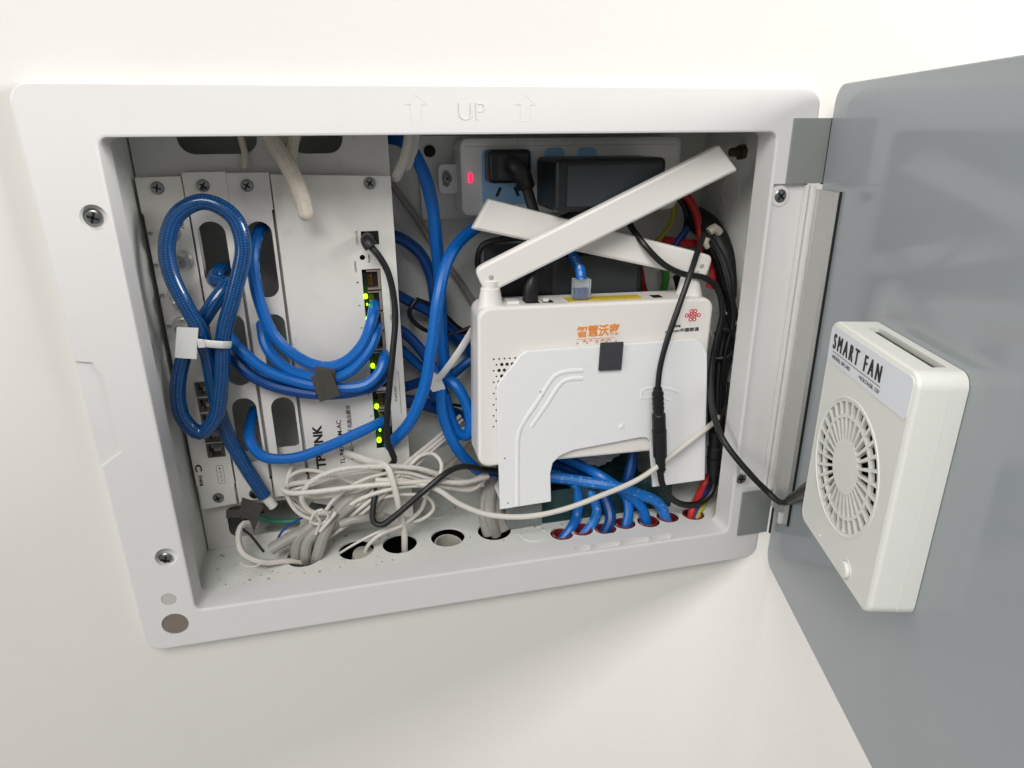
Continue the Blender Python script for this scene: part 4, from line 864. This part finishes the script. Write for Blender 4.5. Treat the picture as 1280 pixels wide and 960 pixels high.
# grey sheathed cables into the first hole
GG = 'grey sheathed cables through the cabinet floor'
for k, (pts, lab) in enumerate(((((338, 687, 0.040), (356, 676, 0.042), (380, 664, 0.044), (405, 655, 0.048), (430, 640, 0.052)), 'grey sheathed cable lying flat with a cut end over the first floor hole'),
        (((372, 705, 0.046), (370, 690, 0.042), (374, 672, 0.042), (392, 656, 0.044), (418, 640, 0.048)), 'grey sheathed cable rising from first floor hole beside the cut end'),
        (((385, 708, 0.046), (382, 692, 0.040), (386, 674, 0.040), (402, 660, 0.042), (425, 650, 0.046)), 'grey sheathed cable in the middle of the first floor hole'),
        (((392, 706, 0.046), (398, 690, 0.038), (404, 672, 0.038), (412, 655, 0.040), (428, 632, 0.046), (455, 612, 0.052)), 'grey sheathed cable rising at the right-hand rim of first floor hole'),
        (((412, 660, 0.044), (425, 645, 0.042), (445, 628, 0.044), (465, 610, 0.050)), 'short grey sheathed cable under the diagonal white ones'))):
    cable('sheathed_cable', pts, 0.0040 if k != 4 else 0.0034, 'grey_cable', lab, 'cable', GG)
for k, (pts, lab) in enumerate(((((612, 592, 0.075), (608, 618, 0.058), (606, 642, 0.048), (611, 668, 0.044)), 'grey cable at outer side of the three entering the floor hole by the plate'),
        (((618, 590, 0.078), (613, 618, 0.056), (612, 642, 0.044), (620, 668, 0.044)), 'grey cable in the middle of three entering the floor hole by the plate'),
        (((628, 590, 0.080), (620, 622, 0.060), (622, 642, 0.048), (630, 662, 0.044)), 'grey cable nearest the plate of three entering the floor hole'))):
    cable('sheathed_cable', pts, 0.0046, 'grey_cable', lab, 'cable', GG)
# knot of twisted white wires on the bundle
kn = B()
kn.tube([P(395, 668, 0.036), P(400, 650, 0.035), (P(393, 642, 0.034)), P(402, 637, 0.033), P(411, 645, 0.034), P(402, 655, 0.036), P(388, 652, 0.036), P(394, 640, 0.035)], 0.0010, 8)
kn.tube([P(400, 664, 0.036), P(412, 650, 0.035), P(420, 640, 0.036)], 0.0014, 8)
single('knotted_wire', kn, 'white_cable', 'short white wire knotted around the grey cable bundle', 'wire')
cable('grey_strap', ((426, 655, 0.038), (440, 650, 0.037), (455, 648, 0.038), (478, 644, 0.044)), 0.0028, 'grey_cable', 'grey cable stub lying behind the black cord loop', 'cable')
# fallen velcro strip
vf = B().box(-0.0045, 0.0050, -0.0008, 0.0008, -0.0085, 0.010, 0.0003).xf(Matrix.Translation(P(313, 642, 0.052)) @ Matrix.Rotation(math.radians(-20), 4, 'Y') @ Matrix.Rotation(math.radians(25), 4, 'X'))
vf.box(-0.0030, 0.0030, -0.0008, 0.0008, -0.0040, 0.0040, 0.0003)
vf.bm.verts.ensure_lookup_table()
me_ = vf.mesh()
vv = B(); q0 = [P(u, v, 0.053) for u, v in ((283, 637), (300, 636), (303, 621), (330, 630), (324, 645), (318, 664), (312, 648), (303, 645), (283, 646))]
vv.prism([(q_.x, q_.z) for q_ in q0], (), 0.0510, 0.0526, 0.0003)
bpy.data.meshes.remove(me_)
single('velcro_scrap', vv, 'velcro', 'twisted dark grey velcro scrap lying below the white cable tip', 'strap')

# old white cables hanging from above
GT = 'old white cables hanging from the cabinet top'
cable('hanging_cable', ((296, 150, 0.066), (301, 172, 0.066), (306, 192, 0.064), (306, 207, 0.063)), 0.0019, 'old_white_cable', 'thin off-white cable hanging over the tray slot', 'cable', GT)
cable('hanging_cable', ((330, 150, 0.060), (340, 175, 0.056), (356, 200, 0.050), (370, 228, 0.046), (379, 252, 0.045), (382, 266, 0.045)), 0.0047, 'old_white_cable', 'thick dirty white cable stub hanging in front of the modules', 'cable', GT)
cable('hanging_cable', ((374, 150, 0.062), (366, 175, 0.060), (363, 200, 0.057), (367, 230, 0.053), (378, 258, 0.049)), 0.0040, 'old_white_cable', 'dirty white cable behind the thick hanging stub', 'cable', GT)
cable('hanging_cable', ((512, 150, 0.070), (511, 175, 0.070), (505, 200, 0.070), (495, 221, 0.070)), 0.0033, 'white_cable', 'white cable stub hanging beside the arching blue cable, outer one', 'cable', GT)
cable('hanging_cable', ((520, 150, 0.074), (519, 175, 0.074), (515, 195, 0.074), (509, 208, 0.074)), 0.0028, 'white_cable', 'white cable stub tucked behind the other one by the blue cable', 'cable', GT)
cable('back_cable', ((470, 190, 0.1165), (487, 225, 0.1165), (515, 265, 0.1165), (548, 315, 0.1165), (580, 360, 0.1165), (605, 400, 0.1165)), 0.0024, 'grey_cable', 'grey cable running diagonally down the cabinet back', 'cable')
cable('back_cable', ((605, 540, 0.108), (575, 570, 0.106), (548, 592, 0.104), (528, 605, 0.102)), 0.0030, 'old_white_cable', 'dusty beige cable lying along the back corner of the floor', 'cable')

# black cords
GK = 'thin black power cords'
RK = 0.0021
dcp = thing('power_plug', 'small round black plug in the router module power socket', 'plug', P(459, 300, YM))
part('plug_body', B().tube([P(460, 299, YM + 0.001), P(459, 300, YM - 0.006), P(460, 303, YM - 0.0095), P(464, 309, YM - 0.0105)], 0.0041, 14), 'black_rubber', dcp)
cable('black_power_cable', ((464, 309, 0.0505), (472, 318, 0.049), (484, 338, 0.048), (492, 370, 0.047), (494, 400, 0.045), (491, 440, 0.041), (487, 480, 0.039), (484, 520, 0.040), (484, 552, 0.044), (491, 568, 0.044), (493, 576, 0.044), (484, 586, 0.046), (473, 604, 0.044), (467, 630, 0.038), (467, 652, 0.033), (477, 656, 0.031), (495, 644, 0.030), (530, 614, 0.030), (560, 590, 0.036), (580, 583, 0.044), (605, 587, 0.050), (640, 590, 0.055)), RK, 'black_rubber', 'black cord running down from the router module then across to the gateway', 'power cord', GK)
cable('black_power_cable', ((658, 232, 0.064), (663, 250, 0.062), (669, 268, 0.060), (680, 284, 0.062), (705, 296, 0.070)), 0.0036, 'black_rubber', 'flat black cord leaving the mains plug', 'power cord', GK, flat=0.6)
cable('black_power_cable', ((600, 345, 0.080), (597, 325, 0.074), (603, 307, 0.070), (622, 300, 0.068), (655, 297, 0.068), (700, 300, 0.070)), RK, 'black_rubber', 'black cord looped above the gateway by the slanted antenna', 'power cord', GK)
cable('black_power_cable', ((700, 274, 0.070), (745, 256, 0.062), (775, 260, 0.062), (790, 285, 0.054), (808, 309, 0.044), (832, 332, 0.042), (856, 343, 0.042), (880, 347, 0.042), (896, 360, 0.042), (903, 390, 0.040), (897, 420, 0.040), (890, 455, 0.038), (889, 495, 0.026), (894, 525, 0.014), (906, 553, 0.000), (938, 593, -0.014), (962, 617, -0.020), (975, 628, -0.028), (985, 627, -0.033), (990, 622, -0.0365)), 0.0021, 'black_rubber', 'black cord from the adapter out to the fan on the door', 'power cord', GK)
cable('black_power_cable', ((880, 292, 0.052), (872, 315, 0.042), (862, 345, 0.032), (848, 385, 0.026), (834, 425, 0.023), (825, 460, 0.022), (822, 488, 0.021)), 0.0020, 'black_rubber', 'twin black cord hanging in front of the gateway to a connector', 'power cord', GK, flat=0.8, up=(1, 0, 0))
cable('black_power_cable', ((825, 588, 0.0225), (828, 605, 0.0225), (838, 622, 0.024), (856, 631, 0.027), (876, 628, 0.030), (890, 614, 0.033), (894, 598, 0.035)), RK + 0.0003, 'black_rubber', 'black cord looping between the two round connectors', 'power cord', GK)
cable('black_power_cable', ((906, 300, 0.072), (914, 345, 0.062), (910, 395, 0.056), (900, 450, 0.050), (897, 500, 0.044), (897, 545, 0.040), (894, 565, 0.036)), 0.0024, 'black_rubber', 'black cord dropping from the taped bundle to the lower connector', 'power cord', GK)
cable('black_power_cable', ((894, 418, 0.046), (906, 410, 0.042), (917, 420, 0.040), (918, 438, 0.040), (908, 447, 0.042), (894, 448, 0.046)), 0.0015, 'black_rubber', 'thin black cord making a small loop by the plastic frame', 'power cord', GK)
cable('black_power_cable', ((912, 478, 0.040), (908, 500, 0.038), (900, 528, 0.038), (896, 548, 0.040)), 0.0013, 'black_rubber', 'thin black cord slanting behind the frame by the lower connector', 'power cord', GK)
cable('black_power_cable', ((520, 375, 0.100), (513, 385, 0.098), (512, 395, 0.098), (520, 405, 0.098), (535, 414, 0.100), (560, 418, 0.102), (600, 405, 0.100)), 0.0016, 'black_rubber', 'thin black cord curled over the blue cables behind the module', 'power cord', GK)
cable('black_power_cable', ((520, 375, 0.104), (545, 385, 0.106), (575, 412, 0.108), (600, 420, 0.108)), 0.0022, 'black_rubber', 'black cord lying under the curled one towards the gateway', 'power cord', GK)
cable('black_power_cable', ((560, 505, 0.108), (590, 509, 0.108), (608, 510, 0.108)), 0.0013, 'black_rubber', 'short thin black cord low at the back beside the gateway', 'power cord', GK)
def connector(label, pts, rad, grp='round black cord connectors'):
    c_ = thing('cord_connector', label, 'connector', P(*pts[-1]), group=grp)
    w_ = [P(*p) for p in pts]; a_, b_ = w_[0], w_[-1]; d = b_ - a_; Ln = d.length
    part('body', B().lathe(a_, d, [(0, rad * 0.62), (Ln * 0.05, rad * 0.72), (Ln * 0.28, rad * 0.80), (Ln * 0.30, rad), (Ln * 0.46, rad), (Ln * 0.465, rad * 0.9), (Ln * 0.48, rad * 0.9), (Ln * 0.485, rad * 1.08), (Ln * 0.80, rad * 1.0), (Ln * 0.83, rad * 0.75), (Ln, rad * 0.6)], 18), 'black_plastic', c_)
    for k in range(4):
        t = a_ + d * (0.05 + k * 0.055); part('strain_rib', B().lathe(t, d, [(0, rad * 0.82), (Ln * 0.02, rad * 0.86), (Ln * 0.035, rad * 0.82)], 16), 'black_rubber', c_)
    for k in range(3):
        t = a_ + d * (0.85 + k * 0.05); part('strain_rib', B().lathe(t, d, [(0, rad * 0.76), (Ln * 0.02, rad * 0.76)], 16), 'black_rubber', c_)
    return c_
connector('round black connector hanging in front of the white mounting plate', ((822, 485, 0.0205), (826, 590, 0.0215)), 0.0048)
connector('round black connector between the mounting plate edge and plastic frame', ((894, 540, 0.034), (893, 603, 0.034)), 0.0056)
# usb plug at fan
up_ = thing('fan_power_plug', 'black power plug in the side edge of the ivory fan', 'plug', DM @ Vector((0.088, -0.010, -0.1850)))
a = P(988, 625, -0.036); b = DM @ Vector((0.0930, -0.0095, -0.1835))
part('plug_body', B().tube([a, a + (b - a) * 0.35, a + (b - a) * 0.45, b], 0.0034, 12, smooth=False, r1=0.0052), 'black_rubber', up_)

# taped black bundle at the side wall
tb_ = thing('taped_cable_bundle', 'black taped cable bundle along the side panel of the cabinet', 'cable bundle', P(905, 560, 0.05))
part('sleeve', B().tube([P(868, 272, 0.100), P(884, 285, 0.088), (P(897, 305, 0.078)), P(908, 330, 0.070), P(916, 370, 0.064)], 0.0095, 14), 'black_tape', tb_)
part('sleeve', B().tube([P(898, 325, 0.078), P(908, 360, 0.070), P(905, 410, 0.064), P(896, 460, 0.058), P(892, 510, 0.054), P(895, 560, 0.052)], 0.0045, 12), 'black_tape', tb_)
part('sleeve', B().tube([P(905, 345, 0.080), P(916, 380, 0.072), P(914, 420, 0.068), P(908, 470, 0.062), P(905, 520, 0.058)], 0.0036, 12), 'black_tape', tb_)
for a_, b_, r_ in ((9.0, -0.016, 0.0034), (17.0, -0.012, 0.0030), (1.0, 0.010, 0.0034)):
    part('sleeve', B().tube([P(878 + a_, 300, 0.092 + b_ * 0.3), P(893 + a_, 335, 0.086 + b_ * 0.3), P(908 + a_ * 0.6, 380, 0.078 + b_ * 0.5), P(904 + a_ * 0.7, 440, 0.074 + b_ * 0.5), P(897 + a_ * 0.5, 510, 0.068), P(899 + a_ * 0.4, 575, 0.064), P(897, 610, 0.062)], r_, 10), 'black_tape', tb_)
for a_, b_, r_ in ((0, 0.000, 0.0027), (-7, 0.006, 0.0022), (5, 0.004, 0.0019), (-3, -0.004, 0.0014)):
    part('sleeve', B().tube([P(886 + a_, 296, 0.074), P(902 + a_, 322, 0.062 + b_), P(912 + a_ * 0.8, 356, 0.052 + b_), P(915 - a_ * 0.6, 398, 0.046 + b_), P(910 + a_ * 0.7, 436, 0.046 + b_), P(903 + a_ * 0.4, 480, 0.047 + b_), P(899 + a_ * 0.6, 560, 0.050 + b_)], r_, 10), 'black_tape', tb_)
part('wrap', B().tube([P(903, 352, 0.060), P(915, 353, 0.058), P(926, 351, 0.062)], 0.0012, 6), 'grey_cable', tb_)
part('plaster_blob', B().tube([P(886, 290, 0.073), P(893, 285, 0.073), P(899, 291, 0.074)], 0.0032, 8), 'old_white_cable', tb_)
part('plaster_blob', B().tube([P(884, 297, 0.070), P(882, 304, 0.070), P(885, 309, 0.070)], 0.0022, 8), 'old_white_cable', tb_)
# mains wires at upper right
GM = 'coloured mains wires'
def mw(pts, r, m, label): return cable('mains_wire', pts, r, m, label, 'wire', GM)
mw(((838, 240, 0.100), (842, 258, 0.098), (840, 276, 0.096), (830, 292, 0.094), (815, 308, 0.092)), 0.0020, 'wire_yellow', 'yellow-green wire curving down from the power strip end')
mw(((848, 236, 0.096), (862, 250, 0.092), (871, 270, 0.088), (876, 300, 0.084), (874, 330, 0.082)), 0.0029, 'wire_red', 'thick red wire arching beside the taped black bundle')
mw(((872, 262, 0.100), (862, 282, 0.098), (848, 300, 0.096), (838, 318, 0.094)), 0.0024, 'wire_blue', 'dark blue wire crossing behind the thick red one')
mw(((848, 245, 0.100), (858, 262, 0.100), (858, 285, 0.100), (846, 305, 0.098)), 0.0026, 'black_rubber', 'black wire behind the red arch above the antenna')
mw(((825, 300, 0.100), (850, 303, 0.098), (878, 306, 0.096)), 0.0032, 'wire_red', 'red wire lying level above the folded antenna')
mw(((796, 320, 0.098), (800, 340, 0.096), (804, 362, 0.094), (812, 375, 0.094)), 0.0030, 'wire_red', 'red wire showing under the folded antenna by the power brick')
mw(((790, 325, 0.104), (793, 345, 0.104), (796, 372, 0.104)), 0.0024, 'wire_blue', 'blue wire beside the red one under the folded antenna')
mw(((830, 330, 0.104), (832, 350, 0.104), (826, 372, 0.104)), 0.0030, 'wire_green', 'green wire hanging under the folded antenna')
mw(((884, 318, 0.080), (893, 335, 0.078), (888, 360, 0.078)), 0.0036, 'wire_red', 'dark red wire behind the antenna pivot')
mw(((846, 345, 0.100), (850, 362, 0.100), (848, 378, 0.100)), 0.0034, 'black_rubber', 'black wire hanging under the folded antenna pivot')
cable3(((890, 590, 0.046), (880, 605, 0.045), (872, 622, 0.038), (866, 634, 0.032), (RCX[6] - 0.003, 0.029, -0.278)), 0.0027, 'wire_red', 'red wire entering the last red conduit', 'wire', GM, 'mains_wire')
cable3(((896, 600, 0.050), (884, 612, 0.048), (876, 626, 0.038), (RCX[6] + 0.0005, 0.0315, -0.278)), 0.0024, 'wire_blue', 'blue wire entering the conduit beside the red wire', 'wire', GM, 'mains_wire')
cable3(((898, 606, 0.052), (888, 617, 0.048), (879, 630, 0.036), (RCX[6] + 0.0035, 0.030, -0.278)), 0.0024, 'wire_yellow', 'yellow-green wire entering the conduit beside the red wire', 'wire', GM, 'mains_wire')
cable('phone_cable', ((905, 388, 0.060), (914, 396, 0.052), (920, 406, 0.048)), 0.0015, 'white_cable', 'short white cable peeking out beside the black cords at the frame', 'cable', GW)

# network plug and power lead on the gateway's top edge
rp = thing('network_plug', 'clear network plug with a blue cable in the gateway yellow port', 'plug', RM @ Vector((top(730, 375).x, 0.011, 0.0006)))
c = RM @ Vector((top(730, 375).x, 0.0115, 0.0))
part('plug_body', B().box(c.x - 0.0056, c.x + 0.0056, c.y - 0.004, c.y + 0.004, c.z + 0.0006, c.z + 0.0140, 0.0004), 'clear_plastic', rp)
part('wire_core', B().box(c.x - 0.0040, c.x + 0.0038, c.y - 0.0026, c.y + 0.0026, c.z + 0.0012, c.z + 0.0080), 'wire_blue', rp)
part('plug_back', B().box(c.x - 0.0054, c.x + 0.0054, c.y + 0.0012, c.y + 0.0036, c.z + 0.0010, c.z + 0.0136), 'film_white', rp)
single('network_cable', B().tube([c + Vector((0, 0, 0.0135)), c + Vector((-0.0005, 0.002, 0.020)), P(723, 335, 0.055), P(716, 318, 0.062), P(706, 300, 0.075)], 0.0034, 10), 'blue_jacket', 'short blue cable rising from the clear plug in the gateway', 'network cable', 'blue cables between the modules and the gateway')
gp = thing('power_lead', 'black power lead with ribbed boot in the gateway top edge', 'power cord', RM @ Vector((top(663, 375).x, 0.012, 0.0005)))
c = RM @ Vector((top(662, 375).x, 0.012, 0.0006))
bt = part('boot', B().tube([c, c + Vector((0, 0, 0.010)), P(668, 340, 0.050), P(676, 325, 0.056)], 0.0052, 14, r1=0.0038), 'black_rubber', gp)
for u, v, y in ((669, 338, 0.051), (671.5, 334, 0.0525), (674, 330, 0.054), (676.5, 326, 0.0555)):
    q_ = P(u, v, y); part('strain_rib', B().tube([q_ + Vector((-0.0004, 0, -0.0006)), q_ + Vector((0.0004, 0, 0.0006))], 0.0048, 12, smooth=False), 'black_rubber', bt)
part('lead', B().tube([P(676, 326, 0.056), P(684, 310, 0.066), P(700, 298, 0.078), P(730, 292, 0.088)], 0.0024, 10), 'black_rubber', gp)
